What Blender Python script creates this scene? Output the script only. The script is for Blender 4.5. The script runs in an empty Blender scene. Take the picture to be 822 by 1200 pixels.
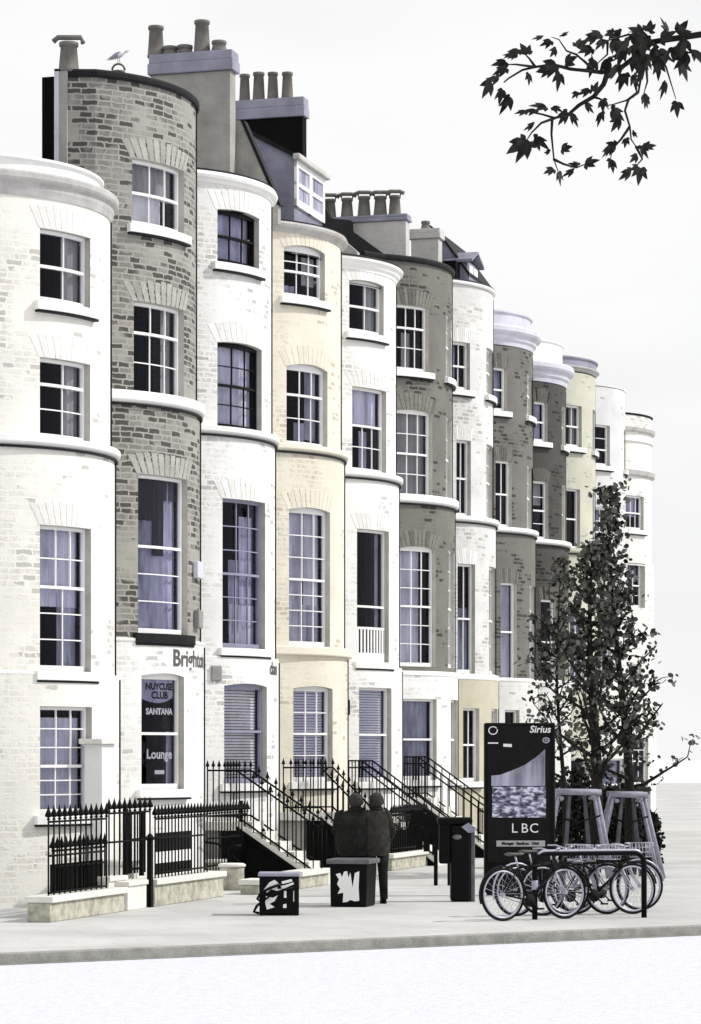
import bpy, bmesh, math, random
from mathutils import Vector, Matrix
random.seed(7)
C = bpy.context.scene.collection
R_ = math.radians
F, XC, HZ, CH = 3300.0, 411.0, 886.0, 2.3      # focal length (px), principal column, horizon row, eye height
TH = math.atan(944 / F)
UX, UY = math.sin(TH), math.cos(TH)            # along the terrace
NX, NY = UY, -UX                               # outward, towards the street

# ------------------------------------------------------------------ survey helpers
def P(w, D, z=0.0): return Vector((w * UX - D * NX, w * UY - D * NY, z))
def ray(x):
    rx = (x - XC) / F
    return rx * UX + UY, -(rx * NX + NY)       # (w, D) per metre of depth
def wD(x, D):
    a, b = ray(x); t = D / b
    return a * t
def Dw(x, w):
    a, b = ray(x); t = w / a
    return b * t
def zat(x, y, D):
    a, b = ray(x); t = D / b
    return CH + (HZ - y) * t / F
def ground(x, y): Y = F * CH / (y - HZ); return Vector(((x - XC) * Y / F, Y, 0))
def atY(x, y, Y): return Vector(((x - XC) * Y / F, Y, CH + (HZ - y) * Y / F))

# ------------------------------------------------------------------ materials
def newmat(name):
    m = bpy.data.materials.new(name); m.use_nodes = True
    nt = m.node_tree; b = nt.nodes['Principled BSDF']
    return m, nt, b
def nd(nt, t, **k):
    n = nt.nodes.new(t)
    for a, v in k.items():
        if a in n.inputs: n.inputs[a].default_value = v
        else: setattr(n, a, v)
    return n
def ramp(nt, p0, c0, p1, c1):
    r = nt.nodes.new('ShaderNodeValToRGB'); e = r.color_ramp.elements
    e[0].position = p0; e[0].color = (*c0, 1); e[1].position = p1; e[1].color = (*c1, 1); return r
def g3(v): return (v, v, v)
def mixc(nt, fac, a, b, blend='MIX'):
    m = nt.nodes.new('ShaderNodeMix'); m.data_type = 'RGBA'; m.blend_type = blend
    L = nt.links
    for s, v in ((m.inputs[0], fac), (m.inputs[6], a), (m.inputs[7], b)):
        if hasattr(v, 'links'): L.new(v, s)
        elif isinstance(v, tuple): s.default_value = (*v, 1)
        else: s.default_value = v
    return m.outputs[2]
def mat_plain(name, col, rough=0.6, var=0.12, scale=4.0, metal=0.0, spec=0.4, bump=0.02, fine=40.0):
    m, nt, b = newmat(name); L = nt.links
    tc = nd(nt, 'ShaderNodeTexCoord')
    n = nd(nt, 'ShaderNodeTexNoise', Scale=scale, Detail=6.0, Roughness=0.6)
    L.new(tc.outputs['Object'], n.inputs['Vector'])
    r = ramp(nt, .3, tuple(c * (1 - var) for c in col), .72, tuple(min(1, c * (1 + var * .6)) for c in col))
    L.new(n.outputs[0], r.inputs[0]); L.new(r.outputs[0], b.inputs['Base Color'])
    b.inputs['Roughness'].default_value = rough; b.inputs['Metallic'].default_value = metal
    b.inputs['Specular IOR Level'].default_value = spec
    f = nd(nt, 'ShaderNodeTexNoise', Scale=fine, Detail=4.0); L.new(tc.outputs['Object'], f.inputs['Vector'])
    bp = nd(nt, 'ShaderNodeBump', Strength=.5, Distance=bump); L.new(f.outputs[0], bp.inputs['Height']); L.new(bp.outputs[0], b.inputs['Normal'])
    return m
def mat_brick(name, base, tint, dark, cover, darkcover, mortar, bw=.27, bh=.098, seed=0.0, stain=.25, ms=.02):
    white = sum(base) > 1.2
    """wall coat `base` where bricks are washed over; `tint`/`dark` are bricks showing through in clusters."""
    m, nt, b = newmat(name); L = nt.links
    uv = nd(nt, 'ShaderNodeUVMap')
    wob = nd(nt, 'ShaderNodeTexNoise', Scale=8.0, Detail=2.5); L.new(uv.outputs[0], wob.inputs['Vector'])
    vm = nd(nt, 'ShaderNodeVectorMath', operation='MULTIPLY_ADD'); L.new(wob.outputs['Color'], vm.inputs[0])
    vm.inputs[1].default_value = (.10, .05, 0); L.new(uv.outputs[0], vm.inputs[2])
    br = nd(nt, 'ShaderNodeTexBrick', Scale=1.0)
    br.inputs['Color1'].default_value = (0, 0, 0, 1); br.inputs['Color2'].default_value = (1, 1, 1, 1); br.inputs['Mortar'].default_value = (.5, .5, .5, 1)
    br.inputs['Brick Width'].default_value = bw; br.inputs['Row Height'].default_value = bh; br.squash = .82; br.squash_frequency = 3; br.offset = .43
    br.inputs['Mortar Size'].default_value = ms; br.inputs['Mortar Smooth'].default_value = .75; br.inputs['Bias'].default_value = 0
    L.new(vm.outputs[0], br.inputs['Vector'])
    off = nd(nt, 'ShaderNodeVectorMath', operation='ADD'); off.inputs[1].default_value = (seed * 7.3, seed * 3.1, seed); L.new(uv.outputs[0], off.inputs[0])
    cl = nd(nt, 'ShaderNodeTexNoise', Scale=.9, Detail=3.0, Roughness=.6); L.new(off.outputs[0], cl.inputs['Vector'])
    sx = nt.nodes.new('ShaderNodeSeparateXYZ'); L.new(uv.outputs[0], sx.inputs[0])
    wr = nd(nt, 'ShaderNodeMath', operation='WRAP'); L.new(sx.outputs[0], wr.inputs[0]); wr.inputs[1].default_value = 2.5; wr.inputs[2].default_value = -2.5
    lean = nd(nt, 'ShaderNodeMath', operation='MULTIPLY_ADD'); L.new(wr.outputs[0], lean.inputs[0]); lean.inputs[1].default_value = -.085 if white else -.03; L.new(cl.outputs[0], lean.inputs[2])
    # per-brick random value combined with the cluster noise
    sep = nd(nt, 'ShaderNodeSeparateColor'); L.new(br.outputs['Color'], sep.inputs[0])
    add = nd(nt, 'ShaderNodeMath', operation='MULTIPLY_ADD'); add.inputs[1].default_value = .20; L.new(sep.outputs[0], add.inputs[0]); L.new(lean.outputs[0], add.inputs[2])
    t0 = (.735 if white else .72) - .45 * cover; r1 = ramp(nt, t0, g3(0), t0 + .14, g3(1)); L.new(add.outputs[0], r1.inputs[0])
    t1 = .98 - .45 * darkcover; r2 = ramp(nt, t1, g3(0), t1 + .05, g3(1))
    add2 = nd(nt, 'ShaderNodeMath', operation='MULTIPLY_ADD'); add2.inputs[1].default_value = .5; L.new(sep.outputs[0], add2.inputs[0]); L.new(cl.outputs[0], add2.inputs[2])
    L.new(add2.outputs[0], r2.inputs[0])
    inv = nd(nt, 'ShaderNodeMath', operation='SUBTRACT'); inv.inputs[0].default_value = 1; L.new(br.outputs['Fac'], inv.inputs[1])
    bl = nd(nt, 'ShaderNodeTexNoise', Scale=5.5, Detail=3.0, Roughness=.7); L.new(off.outputs[0], bl.inputs['Vector'])
    rb_ = ramp(nt, .40 if white else .30, g3(0), .58 if white else .48, g3(1)); L.new(bl.outputs[0], rb_.inputs[0])
    kb = nd(nt, 'ShaderNodeMath', operation='MULTIPLY'); L.new(r1.outputs[0], kb.inputs[0]); L.new(rb_.outputs[0], kb.inputs[1])
    k1 = nd(nt, 'ShaderNodeMath', operation='MULTIPLY'); L.new(kb.outputs[0], k1.inputs[0]); L.new(inv.outputs[0], k1.inputs[1])
    k2 = nd(nt, 'ShaderNodeMath', operation='MULTIPLY'); L.new(r2.outputs[0], k2.inputs[0]); L.new(inv.outputs[0], k2.inputs[1])
    st = nd(nt, 'ShaderNodeTexNoise', Scale=1.1, Detail=8.0, Roughness=.7); L.new(off.outputs[0], st.inputs['Vector'])
    rs = ramp(nt, .35, tuple(c * (1 - stain) for c in base), .6, base); L.new(st.outputs[0], rs.inputs[0])
    tv = mixc(nt, sep.outputs[0], tuple(c * .8 for c in tint), tuple(min(1, c * 1.15) for c in tint))
    c0 = mixc(nt, kb.outputs[0], rs.outputs[0], mortar)
    c1 = mixc(nt, k1.outputs[0], c0, tv)
    c2 = mixc(nt, k2.outputs[0], c1, dark)
    L.new(c2, b.inputs['Base Color'])
    b.inputs['Roughness'].default_value = .85; b.inputs['Specular IOR Level'].default_value = .25
    bp = nd(nt, 'ShaderNodeBump', Strength=.3, Distance=.010); L.new(k1.outputs[0], bp.inputs['Height'])
    fn = nd(nt, 'ShaderNodeTexNoise', Scale=25.0, Detail=5.0); L.new(uv.outputs[0], fn.inputs['Vector'])
    bp2 = nd(nt, 'ShaderNodeBump', Strength=.35, Distance=.012); L.new(fn.outputs[0], bp2.inputs['Height']); L.new(bp.outputs[0], bp2.inputs['Normal'])
    L.new(bp2.outputs[0], b.inputs['Normal'])
    return m
M = {}
wt = (.86, .86, .85)
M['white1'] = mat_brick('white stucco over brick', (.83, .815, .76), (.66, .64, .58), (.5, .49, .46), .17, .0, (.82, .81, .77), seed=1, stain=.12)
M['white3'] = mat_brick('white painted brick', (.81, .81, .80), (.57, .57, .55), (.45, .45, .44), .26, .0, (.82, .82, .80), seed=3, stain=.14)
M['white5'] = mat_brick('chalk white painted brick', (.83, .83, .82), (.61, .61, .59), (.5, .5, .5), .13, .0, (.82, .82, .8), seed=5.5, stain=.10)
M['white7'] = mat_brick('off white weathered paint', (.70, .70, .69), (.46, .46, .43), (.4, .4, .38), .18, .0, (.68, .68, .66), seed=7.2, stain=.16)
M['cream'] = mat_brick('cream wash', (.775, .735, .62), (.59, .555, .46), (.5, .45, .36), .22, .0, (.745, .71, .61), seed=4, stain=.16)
M['stock'] = mat_brick('grey stock brick', (.35, .345, .315), (.235, .23, .21), (.075, .071, .064), .60, .46, (.36, .35, .325), seed=2, stain=.25)
M['brown6'] = mat_brick('sooty brown brick', (.185, .18, .16), (.105, .10, .09), (.05, .048, .043), .16, .12, (.19, .185, .165), seed=6.4, stain=.2)
M['brown8'] = mat_brick('brown grey brick', (.175, .17, .155), (.10, .095, .086), (.05, .048, .043), .16, .12, (.17, .165, .15), seed=8, stain=.2)
M['brown9'] = mat_brick('dark sooty brick', (.075, .072, .066), (.035, .034, .03), (.02, .02, .02), .15, .1, (.07, .067, .062), seed=9, stain=.2)
M['green10'] = mat_brick('pale greenish cream wash', (.56, .555, .46), (.46, .455, .38), (.4, .4, .33), .0, .0, (.55, .545, .46), seed=10, stain=.15)
M['pale11'] = mat_brick('pale lilac grey paint', (.68, .68, .70), (.55, .55, .58), (.4, .4, .4), .0, .0, (.68, .68, .7), seed=11, stain=.15)
M['white12'] = mat_brick('ivory paint', (.78, .775, .74), (.6, .6, .55), (.5, .5, .5), .0, .0, (.75, .74, .7), seed=12, stain=.1)
M['beige'] = mat_plain('beige stucco', (.52, .49, .38), .85, .12, 2.0)
M['trim'] = mat_plain('white trim paint', (.84, .84, .83), .55, .07, 3.0, bump=.006)
M['lilactrim'] = mat_plain('lilac grey trim paint', (.60, .60, .68), .6, .18, 2.0, bump=.01)
M['greytrim'] = mat_plain('weathered grey cornice', (.48, .47, .46), .75, .25, 3.0)
M['archpale'] = mat_plain('pale rubbed brick', (.40, .395, .36), .85, .25, 5.0)
M['arch6'] = mat_plain('brown rubbed brick', (.20, .195, .175), .85, .25, 5.0)
M['arch6b'] = mat_plain('dark rubbed brick', (.13, .125, .11), .85, .25, 5.0)
M['archcream'] = mat_plain('cream rubbed brick', (.71, .67, .56), .85, .10, 5.0)
M['archwhite'] = mat_plain('whitened rubbed brick', (.74, .735, .71), .85, .10, 5.0)
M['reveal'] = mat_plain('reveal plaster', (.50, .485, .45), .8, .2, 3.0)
M['lead'] = mat_plain('dark lead', (.016, .016, .018), .55, .3, 6.0)  # also colours the painted shade strips and added outline tubes
M['frame'] = mat_plain('white sash paint', (.86, .86, .86), .4, .04, 3.0, bump=.003)
M['frameblack'] = mat_plain('black sash paint', (.005, .005, .006), .4, .2, 3.0, bump=.003)
M['framelilac'] = mat_plain('lilac sash paint', (.27, .27, .38), .45, .1, 3.0, bump=.003)
M['room'] = mat_plain('dark interior', (.003, .003, .004), .9, .3, 1.0)  # near black, so the rooms' lack of light sits in the colour
M['lilac'] = mat_plain('lilac curtain', (.44, .445, .585), .85, .75, 1.3)
M['lilacpale'] = mat_plain('pale lilac net curtain', (.68, .685, .82), .85, .45, 1.3)
M['greycloth'] = mat_plain('grey curtain', (.36, .36, .36), .85, .3, 1.5)
M['darkcloth'] = mat_plain('dark curtain', (.035, .035, .045), .85, .6, 1.5)
M['blindgrey'] = mat_plain('grey blind', (.80, .80, .81), .6, .25, 1.2)
M['blindlilac'] = mat_plain('lilac blind', (.80, .805, .92), .6, .12, 1.2)
M['slate'] = mat_plain('lilac slate', (.23, .23, .305), .7, .35, 2.5)
M['slatedark'] = mat_plain('dark slate', (.035, .035, .037), .7, .3, 2.5)
M['stack'] = mat_plain('weathered render', (.36, .35, .325), .88, .28, 1.6, bump=.03, fine=14)
M['stackpale'] = mat_plain('pale weathered render', (.54, .53, .51), .88, .22, 1.6, bump=.03, fine=14)
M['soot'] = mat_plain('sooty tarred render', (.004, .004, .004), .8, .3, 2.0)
M['stackcap'] = mat_plain('lilac grey coping', (.30, .30, .385), .75, .3, 2.0)
M['pot'] = mat_plain('dull clay', (.17, .16, .145), .85, .3, 5.0)
M['stone'] = mat_plain('stained kerb stone', (.46, .45, .37), .9, .55, 5.0, bump=.03, fine=12)
M['stonepale'] = mat_plain('pale stone', (.74, .73, .68), .85, .15, 4.0)
M['iron'] = mat_plain('black iron paint', (.003, .003, .003), .55, .3, 8.0, bump=.004)
M['black'] = mat_plain('black gloss', (.004, .004, .004), .5, .3, 5.0, bump=.004)
M['charcoal'] = mat_plain('charcoal', (.012, .012, .012), .7, .35, 4.0)
M['lilacmetal'] = mat_plain('lilac grey metal', (.30, .30, .40), .45, .3, 4.0, bump=.004)
M['greymetal'] = mat_plain('dull grey metal', (.13, .13, .145), .45, .5, 5.0, bump=.004)
for k_ in ('lilac', 'lilacpale', 'greycloth', 'darkcloth'):
    nt_ = M[k_].node_tree; n_ = [n for n in nt_.nodes if n.type == 'TEX_NOISE'][0]; mp_ = nt_.nodes.new('ShaderNodeMapping'); mp_.inputs['Scale'].default_value = (3.2, 3.2, .55)
    tc_ = [n for n in nt_.nodes if n.type == 'TEX_COORD'][0]; nt_.links.new(tc_.outputs['Object'], mp_.inputs[0]); nt_.links.new(mp_.outputs[0], n_.inputs['Vector'])
M['whitepaint'] = mat_plain('white sticker', (.86, .86, .86), .6, .05, 5.0, bump=.002)
M['timber'] = mat_plain('grey timber', (.30, .30, .38), .8, .35, 6.0)
M['timberdark'] = mat_plain('dark weathered timber', (.09, .09, .11), .8, .35, 6.0)
M['bark'] = mat_plain('dark bark', (.022, .021, .019), .9, .4, 9.0, bump=.04, fine=25)
M['cloth'] = mat_plain('dark wool', (.020, .020, .019), .95, .6, 7.0, spec=.1, bump=.05, fine=9)
M['cloth2'] = mat_plain('dark grey wool', (.042, .040, .036), .95, .6, 7.0, spec=.1, bump=.05, fine=9)
M['skin'] = mat_plain('skin in dark tone', (.05, .042, .036), .6, .1, 7.0, bump=.003)
M['skinface'] = mat_plain('face skin', (.13, .105, .09), .6, .1, 7.0, bump=.003)  # facial features, lighter than the body skin
M['hair'] = mat_plain('dark hair', (.028, .026, .024), .8, .6, 14.0, bump=.05, fine=30)
M['rubber'] = mat_plain('tyre rubber', (.006, .006, .006), .7, .2, 8.0, bump=.004)
M['rim'] = mat_plain('pale alloy', (.42, .42, .50), .35, .12, 8.0, metal=.3, bump=.002)
M['rampdark'] = mat_plain('lettering paint dark', (.10, .10, .09), .8, .5, 14.0, bump=.002)
M['gullgrey'] = mat_plain('gull grey', (.32, .32, .42), .8, .2, 8.0, bump=.004)
M['alarm'] = mat_plain('pale lilac box', (.60, .62, .70), .5, .1, 4.0, bump=.003)
M['dullbox'] = mat_plain('dull grey box', (.26, .26, .25), .7, .2, 4.0, bump=.003)
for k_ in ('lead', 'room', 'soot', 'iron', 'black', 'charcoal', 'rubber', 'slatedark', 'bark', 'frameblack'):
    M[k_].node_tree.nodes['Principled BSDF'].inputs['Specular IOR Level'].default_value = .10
def leafmat(name, col, var):
    m, nt, b = newmat(name); L = nt.links
    gi = nd(nt, 'ShaderNodeNewGeometry')
    r = ramp(nt, 0, tuple(c * (1 - var) for c in col), 1, tuple(c * (1 + var) for c in col))
    L.new(gi.outputs['Random Per Island'], r.inputs[0]); L.new(r.outputs[0], b.inputs['Base Color'])
    b.inputs['Roughness'].default_value = .7; b.inputs['Specular IOR Level'].default_value = .2
    return m
M['leaf'] = leafmat('dark leaf', (.072, .075, .064), 1.0)
M['leafnear'] = leafmat('near dark leaf', (.016, .017, .014), .8)
M['added_shrub'] = leafmat('added shrub leaf', (.010, .011, .009), .8)
def glass():
    m = bpy.data.materials.new('window glass'); m.use_nodes = True; nt = m.node_tree; nt.nodes.clear(); L = nt.links
    o = nt.nodes.new('ShaderNodeOutputMaterial'); mx = nt.nodes.new('ShaderNodeMixShader')
    t = nd(nt, 'ShaderNodeBsdfTransparent'); t.inputs[0].default_value = (.93, .93, .97, 1)
    gl = nd(nt, 'ShaderNodeBsdfGlossy', Roughness=.03); gl.inputs[0].default_value = (.75, .75, .9, 1)
    fr = nd(nt, 'ShaderNodeFresnel', IOR=1.28)
    tc = nd(nt, 'ShaderNodeTexCoord'); n = nd(nt, 'ShaderNodeTexNoise', Scale=2.2, Detail=2.0); L.new(tc.outputs['Object'], n.inputs['Vector'])
    bp = nd(nt, 'ShaderNodeBump', Strength=.35, Distance=.03); L.new(n.outputs[0], bp.inputs['Height'])
    L.new(bp.outputs[0], gl.inputs['Normal'])
    L.new(fr.outputs[0], mx.inputs[0]); L.new(t.outputs[0], mx.inputs[1]); L.new(gl.outputs[0], mx.inputs[2]); L.new(mx.outputs[0], o.inputs[0])
    return m
M['glass'] = glass()
def pavemat():
    m, nt, b = newmat('pavement concrete'); L = nt.links
    tc = nd(nt, 'ShaderNodeTexCoord')
    n = nd(nt, 'ShaderNodeTexNoise', Scale=.35, Detail=8.0, Roughness=.65); L.new(tc.outputs['Object'], n.inputs['Vector'])
    r = ramp(nt, .3, (.40, .40, .39), .62, (.55, .55, .54)); L.new(n.outputs[0], r.inputs[0])
    mp = nd(nt, 'ShaderNodeMapping'); mp.inputs['Rotation'].default_value = (0, 0, -.28); L.new(tc.outputs['Object'], mp.inputs[0])
    br = nd(nt, 'ShaderNodeTexBrick', Scale=1.0); L.new(mp.outputs[0], br.inputs['Vector'])
    br.inputs['Brick Width'].default_value = .9; br.inputs['Row Height'].default_value = .6; br.inputs['Mortar Size'].default_value = .008
    br.inputs['Color1'].default_value = (1, 1, 1, 1); br.inputs['Color2'].default_value = (.95, .95, .95, 1); br.inputs['Mortar'].default_value = (.76, .76, .76, 1)
    sp = nd(nt, 'ShaderNodeTexNoise', Scale=9.0, Detail=6.0, Roughness=.7); L.new(tc.outputs['Object'], sp.inputs['Vector'])
    rs = ramp(nt, .62, g3(1), .75, g3(.72)); L.new(sp.outputs[0], rs.inputs[0])
    c = mixc(nt, 1.0, r.outputs[0], br.outputs[0], 'MULTIPLY'); c = mixc(nt, .6, c, rs.outputs[0], 'MULTIPLY')
    L.new(c, b.inputs['Base Color']); b.inputs['Roughness'].default_value = .9; b.inputs['Specular IOR Level'].default_value = .2
    f = nd(nt, 'ShaderNodeTexNoise', Scale=30.0, Detail=5.0); L.new(tc.outputs['Object'], f.inputs['Vector'])
    bp = nd(nt, 'ShaderNodeBump', Strength=.4, Distance=.01); L.new(f.outputs[0], bp.inputs['Height']); L.new(bp.outputs[0], b.inputs['Normal'])
    return m
M['pave'] = pavemat()
M['road'] = mat_plain('pale lilac worn asphalt', (.66, .66, .72), .9, .12, 9.0, spec=.2, bump=.03, fine=60)
M['ground'] = mat_plain('pale ground', (.70, .70, .70), .95, .06, .05, spec=.1)
M['kerb'] = mat_plain('kerb granite', (.30, .30, .28), .85, .3, 5.0)

# ------------------------------------------------------------------ mesh builder
class MB:
    def __init__(s): s.v = []; s.f = []; s.m = []; s.uv = []; s.sm = []
    def face(s, pts, mi=0, uv=None, smooth=False):
        i = len(s.v); s.v += [Vector(p) for p in pts]; s.f.append(tuple(range(i, i + len(pts)))); s.m.append(mi)
        s.uv.append(uv or [(0, 0)] * len(pts)); s.sm.append(smooth)
    def hexa(s, p, mi=0):     # p: 8 corners, bottom 0-3, top 4-7
        i = len(s.v); s.v += [Vector(q) for q in p]
        for a in ((3, 2, 1, 0), (4, 5, 6, 7), (0, 1, 5, 4), (1, 2, 6, 5), (2, 3, 7, 6), (3, 0, 4, 7)):
            s.f.append(tuple(i + k for k in a)); s.m.append(mi); s.uv.append([(0, 0)] * 4); s.sm.append(False)
    def box(s, x0, x1, y0, y1, z0, z1, mi=0, T=None):
        p = [Vector(q) for q in ((x0, y0, z0), (x1, y0, z0), (x1, y1, z0), (x0, y1, z0), (x0, y0, z1), (x1, y0, z1), (x1, y1, z1), (x0, y1, z1))]
        if T: p = [T @ q for q in p]
        s.hexa(p, mi)
    def wbox(s, w0, w1, D0, D1, z0, z1, mi=0):   # box in terrace coordinates
        s.hexa([P(w0, D0, z0), P(w1, D0, z0), P(w1, D1, z0), P(w0, D1, z0), P(w0, D0, z1), P(w1, D0, z1), P(w1, D1, z1), P(w0, D1, z1)], mi)
    def tube(s, pts, r, n=6, mi=0, caps=True, closed=False):
        pts = [Vector(p) for p in pts]; k = len(pts); rr = r if isinstance(r, (list, tuple)) else [r] * k
        rings = []; i0 = len(s.v); up = None
        for i, p in enumerate(pts):
            if closed: d = pts[(i + 1) % k] - pts[i - 1]
            else: d = pts[min(i + 1, k - 1)] - pts[max(i - 1, 0)]
            d = d.normalized() if d.length > 1e-9 else Vector((0, 0, 1))
            if up is None: up = Vector((0, 0, 1)) if abs(d.z) < .9 else Vector((1, 0, 0))
            a = d.cross(up)
            if a.length < 1e-4: a = d.cross(Vector((.3, .9, .1)))
            a.normalize(); b = a.cross(d).normalized(); up = b
            for j in range(n):
                t = 2 * math.pi * j / n; s.v.append(p + (a * math.cos(t) + b * math.sin(t)) * rr[i])
        m = k if closed else k - 1
        for i in range(m):
            for j in range(n):
                A = i0 + i * n; B = i0 + ((i + 1) % k) * n
                s.f.append((A + j, A + (j + 1) % n, B + (j + 1) % n, B + j)); s.m.append(mi); s.uv.append([(0, 0)] * 4); s.sm.append(True)
        if caps and not closed:
            for A in (i0, i0 + (k - 1) * n):
                s.f.append(tuple(A + j for j in range(n))); s.m.append(mi); s.uv.append([(0, 0)] * n); s.sm.append(False)
    def lathe(s, prof, c=(0, 0, 0), n=16, mi=0, sx=1, sy=1, T=None):
        c = Vector(c); i0 = len(s.v)
        for r, z in prof:
            for j in range(n):
                t = 2 * math.pi * j / n; q = Vector((r * math.cos(t) * sx, r * math.sin(t) * sy, z)) + c
                s.v.append(T @ q if T else q)
        for i in range(len(prof) - 1):
            for j in range(n):
                A = i0 + i * n; B = A + n
                s.f.append((A + j, A + (j + 1) % n, B + (j + 1) % n, B + j)); s.m.append(mi); s.uv.append([(0, 0)] * 4); s.sm.append(True)
        for A in (i0, i0 + (len(prof) - 1) * n):
            s.f.append(tuple(A + j for j in range(n))); s.m.append(mi); s.uv.append([(0, 0)] * n); s.sm.append(False)
    def build(s, name, mats, parent=None, origin=None, fix=True, bevel=0):
        if not isinstance(mats, (list, tuple)): mats = [mats]
        if parent is not None: org = wloc(parent)
        else:
            org = Vector(origin) if origin is not None else Vector((sum(v.x for v in s.v) / len(s.v), sum(v.y for v in s.v) / len(s.v), min(v.z for v in s.v)))
        me = bpy.data.meshes.new(name); me.from_pydata([tuple(v - org) for v in s.v], [], s.f)
        for m in mats: me.materials.append(m)
        for i, p in enumerate(me.polygons): p.material_index = s.m[i]; p.use_smooth = s.sm[i]
        uvl = me.uv_layers.new(name='UVMap'); k = 0
        for i, p in enumerate(me.polygons):
            for j in range(len(p.vertices)): uvl.data[k].uv = s.uv[i][j]; k += 1
        if fix:
            bm = bmesh.new(); bm.from_mesh(me); bmesh.ops.recalc_face_normals(bm, faces=bm.faces); bm.to_mesh(me); bm.free()
        o = bpy.data.objects.new(name, me); C.objects.link(o)
        if parent is not None: o.parent = parent
        else: o.location = org
        if bevel:
            b = o.modifiers.new('bevel', 'BEVEL'); b.width = bevel; b.segments = 2; b.limit_method = 'ANGLE'
        return o
def wloc(o):
    l = Vector(o.location)
    while o.parent: o = o.parent; l += Vector(o.location)
    return l
def tag(o, label=None, cat=None, group=None, kind=None):
    if label: o['label'] = label
    if cat: o['category'] = cat
    if group: o['group'] = group
    if kind: o['kind'] = kind
    return o
def thing(name, loc, label, cat, group=None):
    o = bpy.data.objects.new(name, None); C.objects.link(o); o.location = loc; o.empty_display_size = .2
    return tag(o, label, cat, group)
def text_mesh(txt, size, shear=0.0, bold=0.0):
    cu = bpy.data.curves.new('lettering', 'FONT'); cu.body = txt; cu.size = size; cu.shear = shear; cu.align_x = 'CENTER'; cu.align_y = 'CENTER'; cu.extrude = .0; cu.offset = bold
    cu.resolution_u = 3
    o = bpy.data.objects.new('lettering', cu); C.objects.link(o)
    dg = bpy.context.evaluated_depsgraph_get(); dg.update(); me = bpy.data.meshes.new_from_object(o.evaluated_get(dg))
    vs = [Vector(v.co) for v in me.vertices]; fs = [tuple(p.vertices) for p in me.polygons]
    bpy.data.objects.remove(o); bpy.data.curves.remove(cu); bpy.data.meshes.remove(me)
    return vs, fs
def add_text(mb, txt, size, fn, mi=0, **k):
    vs, fs = text_mesh(txt, size, **k)
    for f in fs: mb.face([fn(vs[i].x, vs[i].y) for i in f], mi)

# ------------------------------------------------------------------ the terrace: bow fronted houses
RAD, DF, SAG = 2.43, 16.0, 1.40
DC, DB = DF + RAD, DF + SAG
sil = [129.5, 229.5, 318, 399.5, 464, 530, 578, 624.5, 663.5, 698, 733, 764]
WC = []
for x in sil:
    a, b = ray(x); h = math.hypot(a, b); WC.append((DC * a - RAD * h) / b)
WJ = [WC[0] - 2.3] + [(WC[i] + WC[i + 1]) / 2 for i in range(11)] + [WC[11] + 2.35]
class House:
    def __init__(s, i): s.i = i; s.wc = WC[i]; s.w0, s.w1 = WJ[i], WJ[i + 1]; h = min(s.wc - s.w0, s.w1 - s.wc) - .04; s.pe = math.asin(min(2.2, h) / (RAD + .15))
    def pt(s, ph, e, z): r = RAD + e; return P(s.wc + r * math.sin(ph), DC - r * math.cos(ph), z)
    def hit(s, x, dr=0):
        a, b = ray(x); r = RAD + dr
        A = a * a + b * b; B = -2 * (a * s.wc + b * DC); Cc = s.wc ** 2 + DC ** 2 - r * r
        d = max(B * B - 4 * A * Cc, 0); t = (-B - math.sqrt(d)) / (2 * A)
        return math.atan2(a * t - s.wc, DC - b * t), t
    def z(s, x, y, dr=0): return CH + (HZ - y) * s.hit(x, dr)[1] / F
def arcbox(mb, h, p0, p1, z0, z1, e0, e1, mi=0, top=None, bot=None):
    n = max(1, int(abs(p1 - p0) / R_(4)) + 1); i0 = len(mb.v)
    for k in range(n + 1):
        ph = p0 + (p1 - p0) * k / n; v = 2 * k / n - 1
        zt = z1 - (top * v * v if top else 0); zb = z0 - (bot * v * v if bot else 0)
        mb.v += [h.pt(ph, e0, zb), h.pt(ph, e1, zb), h.pt(ph, e1, zt), h.pt(ph, e0, zt)]
    def q(a): mb.f.append(a); mb.m.append(mi); mb.uv.append([(0, 0)] * 4); mb.sm.append(False)
    for k in range(n):
        A = i0 + 4 * k; B = A + 4
        for j in range(4): q((A + j, A + (j + 1) % 4, B + (j + 1) % 4, B + j))
    q((i0, i0 + 1, i0 + 2, i0 + 3)); A = i0 + 4 * n; q((A + 3, A + 2, A + 1, A))
def sweep(mb, h, prof, mi=0, pe=None, ext=True, p0=None, p1=None):
    """profile [(e, z)...] closed, swept round the bow"""
    pe = pe or h.pe; a = -pe if p0 is None else p0; b = pe if p1 is None else p1
    n = int((b - a) / R_(3)) + 1; k = len(prof); rings = []
    if ext and p0 is None: rings.append([P(h.w0 + .005, DB - e, z) for e, z in prof])
    for j in range(n + 1): rings.append([h.pt(a + (b - a) * j / n, e, z) for e, z in prof])
    if ext and p1 is None: rings.append([P(h.w1 - .005, DB - e, z) for e, z in prof])
    i0 = len(mb.v)
    for r in rings: mb.v += r
    for j in range(len(rings) - 1):
        for q in range(k):
            A = i0 + j * k; B = A + k
            mb.f.append((A + q, A + (q + 1) % k, B + (q + 1) % k, B + q)); mb.m.append(mi); mb.uv.append([(0, 0)] * 4); mb.sm.append(False)
    for A in (i0, i0 + (len(rings) - 1) * k):
        mb.f.append(tuple(A + q for q in range(k))); mb.m.append(mi); mb.uv.append([(0, 0)] * k); mb.sm.append(False)

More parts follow.
